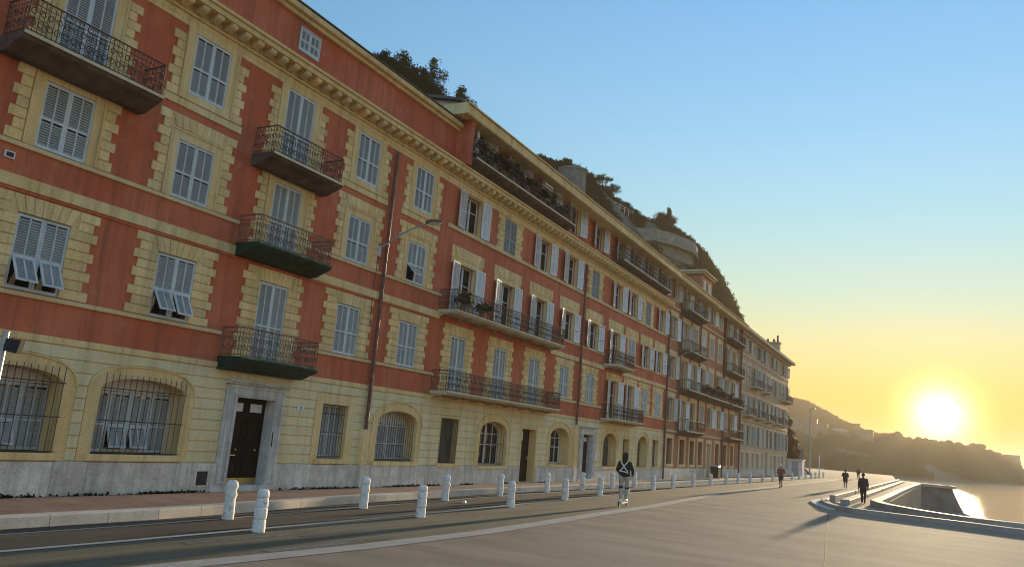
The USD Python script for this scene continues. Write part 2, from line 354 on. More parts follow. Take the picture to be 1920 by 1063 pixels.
def ribbon(tab0, w0, w1, s0, s1):
    ss = S[(S >= s0) & (S <= s1)]
    c = np.array([interp(tab0, s) for s in ss])
    return Polygon(list(zip(c + w0, ss)) + list(zip(c + w1, ss))[::-1])


def between(t0, t1, s0, s1, o0=0.0, o1=0.0):
    ss = S[(S >= s0) & (S <= s1)]
    return Polygon([(interp(t0, s) + o0, s) for s in ss] + [(interp(t1, s) + o1, s) for s in ss][::-1])


OUTER = smooth_line([(-5.5, 52), (-5.45, 48.2), (-4.78, 43.9), (-4.1, 42.0), (-3.4, 41.1), (-2.5, 40.7), (-1.5, 40.4), (-0.6, 40.15), (0.9, 39.8), (2.0, 39.4), (3.3, 39.0), (8, 39.3), (16, 41.5), (30, 47)])
PARA = smooth_line([(-3.16, 51.4), (-2.4, 48.1), (-0.66, 44.8), (0.8, 43.1), (1.8, 42.5), (3.5, 42.2), (8, 42.6), (16, 44.8), (30, 50)])
SEA_Z = -4.0
coast = [(-400, -250), (120, -250), (120, 70), (30.3, 50.6)] + [(x + .32, y + .48) for x, y in PARA[::-1]] + [(-2.4, 60), (-1.95, 100), (-1.3, 133.5), (2.0, 134.5), (2.4, 160), (-6, 172), (-10, 260), (-400, 260)]
sheet('ground', Polygon(coast), 0.0, 'plaza', skirt=-7.0)
b = MB(); b.add([(-9000, -9000, SEA_Z), (9000, -9000, SEA_Z), (9000, 9000, SEA_Z), (-9000, 9000, SEA_Z)], [(0, 1, 2, 3)])
tag(b.build('sea', 'sea'), kind='structure')
sheet('road_lane', between(KERB, LINE2, -2, 125, 0.0, 0.0), 0.004, 'lane_asphalt')
sheet('road', between(LINE2, BAND, -2, 120, 0.0, 0.0), 0.004, 'olive_asphalt')
sheet('road_border', ribbon(BAND, 0.0, 0.46, -2, 120), 0.008, 'pale_band')
sheet('kerbside_line', ribbon(LINE1, 0.0, 0.07, -2, 44), 0.008, 'lane_paint')
sheet('lane_line', ribbon(LINE2, -0.06, 0.07, -2, 125), 0.012, 'lane_paint')
wm = [[(-10.95, 9.6), (-10.82, 9.6), (-10.75, 12.6), (-10.9, 12.6)], [(-10.62, 12.0), (-10.45, 12.0), (-10.35, 14.6), (-10.5, 14.6)], [(-9.75, 10.2), (-9.55, 10.2), (-9.45, 13.4), (-9.62, 13.4)]]
for q in wm:
    sheet('road_marking', Polygon(q), 0.008, 'worn_paint')
sheet('road_marking', Polygon([(-8.15, 63.9), (-7.45, 64.1), (-7.45, 65.0), (-8.15, 64.8)]), 0.006, 'lane_paint')
sheet('ground_joint', LineString([(-4.1, 39.2), (-3.71, 35.1), (-2.15, 19.9), (-1.6, 14.0), (-1.0, 8)]).buffer(0.022, cap_style=2), 0.004, 'joint_dark')
sheet('ground_joint', LineString([(-9.0, 30), (-6.6, 44), (-5.9, 60)]).buffer(0.018, cap_style=2), 0.004, 'joint_dark')

def blob(x, y, rx, ry, seed):
    th = np.linspace(0, 2 * math.pi, 26, endpoint=False); k = 1 + .35 * (meshkit.fbm(np.stack([np.cos(th) * 1.5 + seed, np.sin(th) * 1.5, 0 * th], -1), 3, seed) - .5) * 2
    return Polygon([(x + rx * q * math.cos(t), y + ry * q * math.sin(t)) for t, q in zip(th, k)])


pv = between([(-2, -16.3), (130, -16.3)], KERB, -2, 125, 0, -0.28)
sheet('pavement', pv, 0.196, 'pavement', skirt=-0.05)
kerb = tag(UsdGeom.Xform.Define(stage, '/World/' + numbered('/World', 'kerb')).GetPrim(), 'long pale stone kerb along the red pavement in front of the facades', 'kerb', kind='structure')
s = -1.2
while s < 124:
    L = 1.12 if s < 40 else 2.0
    a0, a1 = interp(KERB, s + .008), interp(KERB, s + L - .008)
    y0, y1, dz = s + .008, s + L - .008, rng.uniform(-.004, .004)
    b = MB()
    ch = 0.018
    prof = [(-.28, -.03), (0, -.03), (0, .2 - ch + dz), (-ch, .2 + dz), (-.28, .2 + dz)]
    v = [(a0 + dx, y0, z) for dx, z in prof] + [(a1 + dx, y1, z) for dx, z in prof]
    n = len(prof)
    b.add(v, [tuple(range(n)), tuple(range(2 * n - 1, n - 1, -1))] + [(k, n + k, n + (k + 1) % n, (k + 1) % n)[::-1] for k in range(n)])
    b.build('kerb_stone', 'kerb_stone', kerb)
    s += L

# ------------------------------------------------------------------ facade pieces
def leaf_mesh(mb, w, z0, z1, hinge, e0, d, slat=0.055, flap=0.0, flat=False, slats=None, t=0.036, cols=2):
    """One shutter leaf: local u from the hinge, n out of its face. d = angle of the leaf from +s towards +e. frame faces into mb, slats into slats."""
    us, ue = math.cos(d), math.sin(d)
    ns, ne = -ue, us
    if ne < 0 or (abs(ne) < 1e-6 and ns < 0):
        ns, ne = -ns, -ne

    def pt(u, z, n):
        return (XF + e0 + u * ue + n * ne, hinge + u * us + n * ns, z)
    zm = z0 + (z1 - z0) * 0.43

    def tf(u, z, n, fl):
        if fl:
            dz = zm - z; return pt(u, zm - dz * math.cos(flap) - n * math.sin(flap) * 0, n + dz * math.sin(flap) + .01)
        return pt(u, z, n)

    def bx(m, u0, u1, a0, a1, n0, n1, fl=False):
        m.hexa([tf(u0, a0, n0, fl), tf(u1, a0, n0, fl), tf(u1, a0, n1, fl), tf(u0, a0, n1, fl), tf(u0, a1, n0, fl), tf(u1, a1, n0, fl), tf(u1, a1, n1, fl), tf(u0, a1, n1, fl)])
    sl = slats if slats is not None else mb
    st = 0.05 if w > .45 else 0.04
    if flat:
        bx(mb, 0, w, z0, z1, 0, t); return
    bx(mb, 0, st, z0, z1, 0, t); bx(mb, w - st, w, z0, z1, 0, t)
    bx(mb, st, w - st, z1 - .06, z1, 0, t); bx(mb, st, w - st, z0, z0 + .07, 0, t); bx(mb, st, w - st, zm, zm + .055, 0, t)
    for lo, hi, fl in ((zm + .055, z1 - .06, False), (z0 + .07, zm, flap > 0)):
        if fl:
            bx(mb, st + .006, st + .046, lo, hi, 0, t, True); bx(mb, w - st - .046, w - st - .006, lo, hi, 0, t, True)
            bx(mb, st + .046, w - st - .046, lo, lo + .045, 0, t, True); bx(mb, st + .046, w - st - .046, hi - .04, hi, 0, t, True)
        if cols == 2:
            bx(mb, w / 2 - .014, w / 2 + .014, lo, hi, 0, t, fl)
        m0 = st + (.046 if fl else 0)
        z = lo + (.05 if fl else 0.01)
        while z < hi - slat * .8 - (.04 if fl else 0):
            # a tilted slat, high edge inside
            for u0, u1 in (((m0, w / 2 - .014), (w / 2 + .014, w - m0)) if cols == 2 else ((m0, w - m0),)):
                q = [(u0, z, t * .8), (u1, z, t * .8), (u1, z + slat * .8, .006), (u0, z + slat * .8, .006)]
                h = .008
                sl.add([tf(u, a, n, fl) for u, a, n in q] + [tf(u, a + h, n, fl) for u, a, n in q], [(0, 1, 2, 3), (7, 6, 5, 4), (0, 4, 5, 1), (2, 6, 7, 3)])
            z += slat


class Building:
    def __init__(self, name, label, s0, s1):
        self.root = thing(name, label, 'building', (0, 0, 0)); self.s0, self.s1 = s0, s1
        self.holes = []

    def hole(self, a, b, z0, z1):
        self.holes.append(sbox(a - .004, z0 - .004, b + .004, z1 + .004))

    def mb(self, name, mat, fn, parent=None, label=None, smooth=None):
        b = MB(); fn(b)
        if not b.empty():
            return b.build(name, mat, parent or self.root, smooth, label)

    # a window: opening a..b, z0..z1; style: quoin, framed, lintel, plain; state: closed / open; flap angles (left, right)
    def window(self, c, w, z0, z1, style, state, mat='shutter_blue', flaps=(0, 0), ztop=None, zbot=None, slat=.055, detail=2, surround='yellow_block', curtain=0, ajar=(0.08, 0.1), leafw=None, fr=None, missing=()):
        a, b = c - w / 2, c + w / 2
        self.hole(a, b, z0, z1)
        g = MB(); g.fb(a - .03, b + .03, z0 - .03, z1 + .03, -.245, -.24)
        win = g.build('window', 'glass', self.root)
        if detail >= 1 and state == 'open':
            f = MB(); t = .045
            f.fb(a, a + t, z0, z1, -.23, -.18); f.fb(b - t, b, z0, z1, -.23, -.18); f.fb(a + t, b - t, z0, z0 + .07, -.23, -.18); f.fb(a + t, b - t, z1 - .05, z1, -.23, -.18)
            f.fb(c - .04, c + .04, z0 + .07, z1 - .05, -.23, -.18)
            if z1 - z0 > 1.3:
                zz = z0 + .62 * (z1 - z0); f.fb(a + t, c - .04, zz, zz + .03, -.225, -.19); f.fb(c + .04, b - t, zz, zz + .03, -.225, -.19)
            f.build('sash', 'white_sash', win)
            if curtain:
                q = MB(); n = 14
                lo, hi = (a + .03, a + (b - a) * curtain) if curtain > 0 else (b + (b - a) * curtain, b - .03)
                xs = np.linspace(lo, hi, n)
                v = [(XF - .30 + .02 * math.sin(k * 2.1), x, z) for z in (z0, z1) for k, x in enumerate(xs)]
                q.add(v, [(k, k + 1, n + k + 1, n + k) for k in range(n - 1)]); q.build('curtain', 'curtain', win)
        # shutters
        lw = leafw or w / 2
        if state == 'closed':
            e0 = -.028 if style == 'quoin' else -.02
            for sgn in (0, 1):
                m, sl = MB(), MB()
                leaf_mesh(m, w / 2 - .004, z0 + .01, z1 - .01, a + .002 if sgn == 0 else b - .002, e0, 0.0 if sgn == 0 else math.pi, slat, flaps[sgn], slats=sl if detail >= 2 else None, flat=detail == 0, cols=2 if detail >= 2 else 1)
                lf = m.build('shutter', mat, win)
                if not sl.empty():
                    sl.build('louvre', 'louvre_shade_grey' if mat == 'shutter_blue' else mat, win)
        elif state == 'open':
            for sgn in (0, 1):
                if sgn in missing:
                    continue
                m, sl = MB(), MB()
                ang = math.pi - ajar[0] if sgn == 0 else ajar[1]
                leaf_mesh(m, lw - .01, z0 - .01, z1 + .02, a - .015 if sgn == 0 else b + .015, .055, ang, slat, 0, slats=sl if detail >= 2 else None, flat=detail == 0, cols=2 if detail >= 2 else 1)
                m.build('shutter', mat, win)
                if not sl.empty():
                    sl.build('louvre', mat, win)
        # surround
        if style == 'quoin':
            self.quoins(win, a, b, z0, z1, ztop, zbot, 0.0, surround)
        elif style == 'framed':
            fr = fr or .25
            fl = z0 - (.0 if zbot is None or zbot >= z0 - .12 else .2)
            self.mb('surround', 'yellow_stucco', lambda m: m.poly(sbox(a - fr, fl, b + fr, z1 + fr).difference(sbox(a, z0 - .001, b, z1)), -.12, .03), win)
            self.mb('moulding', 'yellow_stucco', lambda m: m.poly(sbox(a - fr, fl, b + fr, z1 + fr).difference(sbox(a - fr + .045, fl, b + fr - .045, z1 + fr - .045)), .0305, .055), win)
            self.quoins(win, a, b, z0, z1, ztop, zbot, fr + .012, surround)
        elif style == 'topframed':
            fr = .27
            self.mb('surround', 'yellow_stucco', lambda m: m.poly(sbox(a - fr, z0 - .2, b + fr, 11.39).difference(sbox(a, z0, b, z1)), -.12, .03), win)
            self.mb('moulding', 'yellow_stucco', lambda m: m.poly(sbox(a - fr, z0 - .2, b + fr, z1 + .05).difference(sbox(a - fr + .045, z0 - .155, b + fr - .045, z1 + .06)), .0305, .055), win)
            self.mb('apron', 'yellow_stucco', lambda m: m.fb(a - .66, b + .66, 9.36, z0 - .215, -.01, .035), win)
            self.quoins(win, a, b, z0, z1, 11.16, z0 - .2, fr + .012, surround, vous=False)
        elif style == 'lintel':
            self.mb('surround', 'yellow_stucco', lambda m: m.poly(sbox(a - .2, z0, b + .2, z1 + .2).difference(sbox(a, z0 - .001, b, z1)), -.12, .03), win)
            self.fan(win, a, b, z1 + .2, ztop, .62, surround)
        elif style == 'plain':
            fr = .2 if fr is None else fr
            self.mb('surround', surround, lambda m: m.poly(sbox(a - fr, zbot if zbot is not None else z0 - .1, b + fr, ztop if ztop is not None else z1 + fr).difference(sbox(a, z0, b, z1)), -.12, .03), win)
        return win

    def quoins(self, win, a, b, z0, z1, ztop, zbot, off, mat, vous=True, h=.215):
        zb = z0 if zbot is None else zbot
        n = max(2, round((ztop - zb) / h)); hh = (ztop - zb) / n
        zf = z1 + off            # where the voussoirs begin
        for sgn in (-1, 1):
            for j in range(n):
                lo, hi = zb + j * hh + .006, zb + (j + 1) * hh - .006
                wd = (.62 if (j % 2 == 0) else .50) + rng.uniform(-.018, .018)
                inner = off if hi < zf + .01 or not vous else .17 + off * .5
                e = (a if sgn < 0 else b)
                x0, x1 = (e - wd, e - inner - .004) if sgn < 0 else (e + inner + .004, e + wd)
                if x1 - x0 < .08:
                    continue
                m = MB(); m.rblock(x0, x1, lo, hi, -.01, .042 + rng.uniform(-.004, .004), .012); m.build('quoin_block', mat, win)
        if vous:
            self.vouss(win, a - off * .5, b + off * .5, zf + .006, ztop - .006, mat)

    def vouss(self, win, a, b, z0, z1, mat, n=7, sp=.16):
        c = (a + b) / 2
        g = MB(); g.fb(a - sp - .16, b + sp + .16, z0, z1, -.01, .016)
        g.fb(a - sp - .16, a - .012, z0 - .24, z0, -.01, .016); g.fb(b + .012, b + sp + .16, z0 - .24, z0, -.01, .016); g.build('lintel_panel', mat, win)
        for k in range(n):
            q0, q1 = a + (b - a) * k / n + .005, a + (b - a) * (k + 1) / n - .005
            f = 1 + sp * 2 / (b - a)
            m = MB(); m.block([(q0, z0), (q1, z0), (c + (q1 - c) * f, z1), (c + (q0 - c) * f, z1)], -.01, .045 + rng.uniform(-.004, .004), .01)
            m.build('voussoir', mat, win)

    def fan(self, win, a, b, z0, z1, ext, mat):
        self.vouss(win, a - .12, b + .12, z0 + .006, z1 - .006, mat, 8, .3)
        for x0, x1 in ((a - ext, a - .45), (b + .45, b + ext)):
            for lo, hi in ((z0 + .006, (z0 + z1) / 2 - .006), ((z0 + z1) / 2 + .006, z1 - .006)):
                m = MB(); m.rblock(x0, x1, lo, hi, -.01, .042, .012); m.build('voussoir', mat, win)

    def balcony(self, s0, s1, z, p=.8, style='dark', rail_h=.74, slab_t=.12, scroll=True, bars=.10, iron='iron'):
        """Slab top at z, sticking out by p."""
        slab = {'dark': 'dark_slab', 'green': 'green_slab', 'pale': 'pale_slab'}[style]
        m = MB(); t = slab_t; ch = .03
        if style == 'pale':
            prof = [(-.02, z - t), (p - .12, z - t), (p - .03, z - t * .5), (p, z - t * .4), (p, z), (-.02, z)]
        else:
            prof = [(-.02, z - .34), (p * .3, z - .33), (p * .66, z - .2), (p * .9, z - .13), (p - .02, z - .07), (p, z - .06), (p, z), (-.02, z)]
        v = [(XF + e, s, zz) for s in (s0, s1) for e, zz in prof]; n = len(prof)
        m.add(v, [tuple(range(n))[::-1], tuple(range(n, 2 * n))] + [(k, (k + 1) % n, n + (k + 1) % n, n + k) for k in range(n)])
        bal = m.build('balcony', slab, self.root)
        if style == 'green':
            m = MB(); m.fb(s0 + .01, s1 - .01, z - .03, z + .02, p - .03, p + .015); m.build('slab_edge', 'green_edge', bal)
        if style == 'dark':
            m = MB(); m.fb(s0, s1, z - .062, z + .004, p + .001, p + .02); m.build('slab_edge', 'pale_slab', bal)  # pale strip paints the front edge as catching the light
        # ribs under the slab
        nb = max(2, int((s1 - s0) / 1.3) + 1) if style == 'pale' else 0
        for k in range(nb):
            m = MB()
            s = s0 + .12 + (s1 - s0 - .24) * k / (nb - 1)
            pr = [(-.01, z - t), (p * .85, z - t), (p * .8, z - t - .03), (p * .3, z - t - .07), (-.01, z - t - .15)]
            v = [(XF + e, q, zz) for q in (s - .06, s + .06) for e, zz in pr]; n = len(pr)
            m.add(v, [tuple(range(n))[::-1], tuple(range(n, 2 * n))] + [(i, (i + 1) % n, n + (i + 1) % n, n + i) for i in range(n)])
            m.build('bracket', slab, bal)
        # railing
        m = MB(); e = p - .06; zt, zb = z + rail_h, z + .06
        runs = [((s0 + .05, 0.0), (s0 + .05, e)), ((s0 + .05, e), (s1 - .05, e)), ((s1 - .05, e), (s1 - .05, 0.0))]
        for (qa, ea), (qb, eb) in runs:
            L = math.hypot(qb - qa, eb - ea)
            pt = lambda u, zz, o=0.0: (XF + ea + (eb - ea) * u / L, qa + (qb - qa) * u / L, zz)
            for zz, r in ((zt, .02), (zt - .13, .009), (zb, .012)):
                m.tube([pt(0, zz), pt(L, zz)], r, 5)
            k = max(1, round(L / bars))
            for i in range(k + 1):
                u = L * i / k
                m.tube([pt(u, z + .0), pt(u, zt)], .007 if i % 6 else .013, 4, False)
            if scroll:
                k2 = max(1, round(L / .17))
                for i in range(k2):
                    u0 = L * (i + .5) / k2; sg = 1 if i % 2 else -1
                    th = np.linspace(0, 2 * math.pi * 1.25, 11)
                    for zc, rr, s2 in ((zb + .17, .085, sg), (zb + .40, .075, -sg)):
                        rad = rr * (1 - .55 * th / th[-1])
                        m.tube([pt(min(L, max(0, u0 + s2 * r * math.cos(a))), zc + r * math.sin(a)) for a, r in zip(th, rad)], .0115, 3, False)
                    th = np.linspace(0, math.pi, 6)
                    m.tube([pt(u0 + .07 * math.cos(a), zt - .125 + .09 * math.sin(a)) for a in th], .006, 3, False)
        m.build('railing', iron, bal)
        return bal

    def band(self, name, mat, z0, z1, e, s0=None, s1=None, label=None, ch=True):
        m = MB()
        m.rblock(self.s0 if s0 is None else s0, self.s1 if s1 is None else s1, z0, z1, -.01, e, min(.012, e * .4))
        return m.build(name, mat, self.root, label=label)

    def wall(self, name, mat, z0, z1, s0=None, s1=None, e=0.0, d=.36):
        pg = sbox(self.s0 if s0 is None else s0, z0, self.s1 if s1 is None else s1, z1)
        if self.holes:
            pg = pg.difference(unary_union(self.holes))
        m = MB(); m.poly(pg, e - d, e); return m.build(name, mat, self.root)

    def pipe(self, s, z0, z1, mat, r=.055, e=.09):
        m = MB(); m.tube([(XF + e, s, z0), (XF + e, s, z1)], r, 8)
        for zz in np.arange(z0 + .4, z1, 1.4):
            m.tube([(XF + e, s, zz - .03), (XF + e, s, zz + .03)], r * 1.25, 8)
        m.build('downpipe', mat, self.root, smooth=40)


def arch_poly(a, b, z0, apex, rise, n=18):
    c, h = (a + b) / 2, (b - a) / 2
    th = np.linspace(0, math.pi, n)
    return Polygon([(a, z0), (b, z0)] + [(c + h * math.cos(t), apex - rise + rise * math.sin(t) ** .85) for t in th])


def grille(bld, win, a, b, z0, zt, e, pitch=.13, hb=(.0, .45), spikes=0.0, side=0.06, mat='iron'):
    m = MB(); n = max(2, round((b - a) / pitch))
    for k in range(n + 1):
        s = a + (b - a) * k / n
        m.tube([(XF + e, s, z0), (XF + e, s, zt + spikes)], .0105, 4)
        if spikes:
            m.tube([(XF + e, s, zt + spikes), (XF + e, s, zt + spikes + .05)], [.012, .001], 4, False)
    for f in hb:
        z = z0 + .02 + (zt - z0 - .04) * f
        m.tube([(XF + e + .006, a - side, z), (XF + e + .006, b + side, z)], .011, 4)
    m.build('grille', mat, win)


def glass_window(bld, pg, e=-.3, sash=True, bars=(2, 3), mat='glass'):
    m = MB(); m.poly(pg.buffer(.03), e - .006, e); return m.build('window', mat, bld.root)


def ground_floor(bld, z_top, openings, course_mat='yellow_course', plinth_z=.89, joints=(), courses=True, wall_mat='yellow_stucco', surround_mat='yellow_stucco', plinth_mat='plinth_stone', s0=None, s1=None, z0=.15):
    """openings: list of dicts kind, a, b, z0, z1, (rise)."""
    s0 = bld.s0 if s0 is None else s0; s1 = bld.s1 if s1 is None else s1
    keep = []
    plinth_cut = []
    for o in openings:
        a, b_, lo, hi = o['a'], o['b'], o['z0'], o['z1']
        pg = arch_poly(a, b_, lo, hi, o['rise']) if o.get('rise') else sbox(a, lo, b_, hi)
        o['pg'] = pg; bld.holes.append(pg.buffer(.004, join_style=2))
        sw = o.get('sw', .3)
        if o['kind'] == 'door':
            sur = sbox(a - sw, 0, b_ + sw, hi + sw); plinth_cut.append(sbox(a - o.get('psw', sw), 0, b_ + o.get('psw', sw), 2))
        else:
            sur = pg.buffer(sw, join_style=1 if o.get('rise') else 2).intersection(sbox(a - sw, plinth_z + .012, b_ + sw, 9))
            sur = unary_union([sur, sbox(a - sw, plinth_z + .012, b_ + sw, lo + .3)]) if sw > 0 else sur
        o['sur'] = sur; keep.append(sur)
    K = unary_union(keep)
    if courses:
        n = 9; zz = np.linspace(plinth_z + .012, z_top - .15, n + 1)
        for j in range(n):
            pg = sbox(s0 + .003, zz[j] + .011, s1 - .003, zz[j + 1] - .011).difference(K.buffer(.014, join_style=2))
            for g in (getattr(pg, 'geoms', None) or [pg]):
                if g.area < .01:
                    continue
                # long courses are cut where a real one would end
                x0, _, x1, _ = g.bounds
                m = MB()
                if g.equals(sbox(*g.bounds)):
                    m.rblock(x0, x1, g.bounds[1], g.bounds[3], -.01, .03 + rng.uniform(-.002, .002), .01)
                else:
                    m.poly(g, -.01, .03 + rng.uniform(-.002, .002))
                m.build('stone_course', course_mat, bld.root)
    # plinth slabs
    js = sorted(set([s0] + [j for j in joints if s0 < j < s1] + [s1]))
    cut = unary_union(plinth_cut) if plinth_cut else None
    for p0, p1 in zip(js[:-1], js[1:]):
        pg = sbox(p0 + .004, z0, p1 - .004, plinth_z)
        if cut is not None:
            pg = pg.difference(cut)
        for g in (getattr(pg, 'geoms', None) or [pg]):
            if g.area > .01:
                x0, y0, x1, y1 = g.bounds
                m = MB(); m.rblock(x0, x1, y0, y1, -.01, .10 + rng.uniform(-.004, .004), .016); m.build('plinth_slab', plinth_mat, bld.root)
    for o in openings:
        a, b_, lo, hi, pg = o['a'], o['b'], o['z0'], o['z1'], o['pg']
        if o['kind'] == 'door':
            door(bld, o); continue
        dp = o.get('deep', 0.0)
        win = glass_window(bld, pg, -.3 - dp)
        if dp:
            bld.mb('reveal', surround_mat, lambda m: m.poly(pg.buffer(.05, join_style=2).difference(pg), -.31 - dp, -.012), win)
        sw = o.get('sw', .3)
        if sw > 0:
            bld.mb('surround', surround_mat, lambda m: m.poly(o['sur'].difference(pg), -.01, .034), win)
            if o.get('rise'):
                ring = pg.buffer(sw, join_style=1).difference(pg.buffer(sw - .035, join_style=1)).intersection(sbox(a - 1, hi - o['rise'], b_ + 1, 9))
                bld.mb('moulding', surround_mat, lambda m: m.poly(ring, .034, .06), win)
        bld.mb('sill', o.get('sillmat', surround_mat), lambda m: m.rblock(a - .1, b_ + .1, lo - .15, lo, -.3, .13, .015), win)
        sh = o.get('shut', 'shutter_grey')
        nl = o.get('leaves', 2)
        if sh:
            w = (b_ - a) / nl
            zt = (hi - o['rise'] - .02) if o.get('rise') else hi - .02
            for k in range(nl):
                m, sl = MB(), MB()
                fl = o.get('flap', {}).get(k, 0)
                leaf_mesh(m, w - .006, lo + .02, zt, a + k * w + .003, -.26 - dp, 0.0, o.get('slat', .06), fl, slats=sl)
                m.build('shutter', sh, win)
                if not sl.empty():
                    sl.build('louvre', 'louvre_shade_grey' if sh == 'shutter_blue' else sh, win)
            if o.get('rise'):
                bld.mb('fanlight', o.get('fan', 'white_sash'), lambda m: m.poly(pg.intersection(sbox(a, zt + .01, b_, 9)).buffer(-.01), -.27 - dp, -.235 - dp), win)
        else:
            f = MB(); fr = pg.difference(pg.buffer(-.06, join_style=2)); f.poly(fr, -.27 - dp, -.22 - dp)
            c = (a + b_) / 2; f.poly(sbox(c - .04, lo, c + .04, hi - .02).intersection(pg), -.27 - dp, -.22 - dp)
            for q in o.get('hbars', (.45, .7)):
                z = lo + (hi - lo) * q; f.poly(sbox(a, z, b_, z + .035).intersection(pg), -.265 - dp, -.225 - dp)
            for q in (.25, .75):
                f.poly(sbox(a + (b_ - a) * q - .012, lo, a + (b_ - a) * q + .012, hi).intersection(pg), -.262 - dp, -.228 - dp)
            f.build('sash', o.get('sash', 'white_sash'), win)
            if o.get('curtain'):
                q = MB(); q.poly(sbox(a + .05, lo, a + (b_ - a) * o['curtain'], hi).intersection(pg), -.34 - dp, -.335 - dp); q.build('curtain', 'curtain', win)
        if o.get('grille'):
            gr = o['grille']; grille(bld, win, a + gr.get('in', .04), b_ - gr.get('in', .04), lo + .01, gr.get('zt', hi - .03), gr.get('e', .02), gr.get('pitch', .14), gr.get('hb', (0, .45, 1)), gr.get('spikes', 0), gr.get('side', 0.0))


def door(bld, o):
    a, b_, lo, hi = o['a'], o['b'], o['z0'], o['z1']
    c = (a + b_) / 2; st = o.get('style', 'plain')
    e = -.22 if st != 'deep' else -.32
    m = MB()
    leaves = [(a, c - .004), (c + .004, b_)] if st == 'grand' else [(a, b_)]
    for x0, x1 in leaves:
        m.fb(x0 + .004, x1 - .004, lo + .01, hi - .005, e - .05, e)
        if st == 'grand':
            pn = [(lo + .20, lo + .72), (lo + .78, lo + .98), (lo + 1.06, lo + 1.72)]
            for z0, z1 in pn:
                fr = sbox(x0 + .07, z0, x1 - .07, z1)
                m.poly(fr.difference(fr.buffer(-.025, join_style=2)), e, e + .022); m.poly(fr.buffer(-.07, join_style=2), e, e + .018)
        else:
            for z0, z1 in ((lo + .15, lo + .95), (lo + 1.05, hi - .55)):
                fr = sbox(x0 + .12, z0, x1 - .12, z1)
                m.poly(fr.difference(fr.buffer(-.03, join_style=2)), e, e + .02)
    d = m.build('door', 'brown_wood', bld.root)
    if st == 'grand':
        for x0, x1 in leaves:
            bld.mb('transom_pane', 'white_plate', lambda m: m.fb(x0 + .12, x1 - .14, hi - .36, hi - .14, e, e + .012), d)
            bld.mb('kick_plate', 'brass', lambda m: m.fb(x0 + .01, x1 - .01, lo + .015, lo + .17, e, e + .012), d)
            bld.mb('door_knob', 'brass', lambda m: m.tm(trimesh.creation.icosphere(1, .035, ).apply_translation((XF + e + .05, (x0 + x1) / 2 + .1, lo + .9))), d)
        bld.mb('letter_plate', 'white_plate', lambda m: m.fb(a + .12, a + .48, lo + .74, lo + .765, e + .022, e + .032), d)
        bld.mb('threshold', 'marble', lambda m: m.rblock(a - .5, b_ + .5, .16, lo + .01, -.3, .14, .015), d)
        sw = .33
        fr = sbox(a - sw, .15, b_ + sw, hi + sw).difference(sbox(a, 0, b_, hi))
        bld.mb('door_frame', 'marble', lambda m: m.poly(fr, -.3, .13), d)
        fr2 = sbox(a - sw + .03, .4, b_ + sw - .03, hi + sw - .03).difference(sbox(a - .06, 0, b_ + .06, hi + .06))
        bld.mb('frame_moulding', 'marble', lambda m: m.poly(fr2.difference(fr2.buffer(-.05, join_style=2)), .13, .155), d)
        bld.mb('cornice', 'marble', lambda m: (m.rblock(a - sw - .08, b_ + sw + .1, hi + sw + .004, hi + sw + .05, -.01, .2, .012), m.rblock(a - sw - .04, b_ + sw + .06, hi + sw + .05, hi + sw + .11, -.01, .25, .015)), d)
    else:
        if o.get('plate'):
            bld.mb('notice', 'white_plate', lambda m: m.fb(a + .45, a + .75, hi - .5, hi - .12, e + .001, e + .012), d)
        bld.mb('door_handle', 'grey_metal', lambda m: m.fb(b_ - .16, b_ - .1, lo + .95, lo + 1.12, e + .001, e + .05), d)
        bld.mb('reveal', o.get('framemat', 'yellow_stucco'), lambda m: m.poly(sbox(a - o.get('sw', .12), .15, b_ + o.get('sw', .12), hi + o.get('sw', .12)).difference(sbox(a, 0, b_, hi)), e - .05, .034), d)


def shell(bld, zt, back=12.0, roof='roof_dark', wall='beige_stucco', ends=(True, True), ridge=1.4):
    """The dark inside, side and back walls and the roof."""
    m = MB(); m.fb(bld.s0 + .3, bld.s1 - .3, .1, zt - .2, -back + .3, -.9); m.build('interior', 'interior', bld.root)
    m = MB(); m.fb(bld.s0, bld.s1, 0, zt - .05, -back, -back + .28)
    if ends[0]:
        m.fb(bld.s0, bld.s0 + .28, 0, zt - .05, -back + .28, -.37)
    if ends[1]:
        m.fb(bld.s1 - .28, bld.s1, 0, zt - .05, -back + .28, -.37)
    m.build('side_wall', wall, bld.root)


MOD = .46


def cornice(bld, s0, s1):
    """The modillion cornice shared by the red fronts."""
    bld.band('frieze', 'yellow_stucco', 11.39, 11.66, .03, s0, s1)
    bld.band('frieze_moulding', 'yellow_stucco', 11.50, 11.55, .045, s0, s1)
    bld.band('bed_moulding', 'yellow_stucco', 11.66, 11.73, .09, s0, s1)
    bld.mb('cornice', 'yellow_stucco', lambda m: (m.rblock(s0, s1, 11.93, 12.07, -.01, .42, .01), m.rblock(s0, s1, 12.072, 12.16, -.01, .48, .02), m.rblock(s0, s1, 11.73, 11.93, -.01, .06, .01)))
    n = int((s1 - s0) / MOD)
    for k in range(n):
        c = s0 + (k + .5) * (s1 - s0) / n
        m = MB()
        pr = [(.058, 11.75), (.16, 11.75), (.33, 11.80), (.38, 11.84), (.38, 11.928), (.058, 11.928)]
        v = [(XF + e, q, z) for q in (c - .10, c + .10) for e, z in pr]; nn = len(pr)
        m.add(v, [tuple(range(nn))[::-1], tuple(range(nn, 2 * nn))] + [(i, (i + 1) % nn, nn + (i + 1) % nn, nn + i) for i in range(nn)])
        m.build('modillion', 'pale_yellow' if k % 5 else 'yellow_block', bld.root)


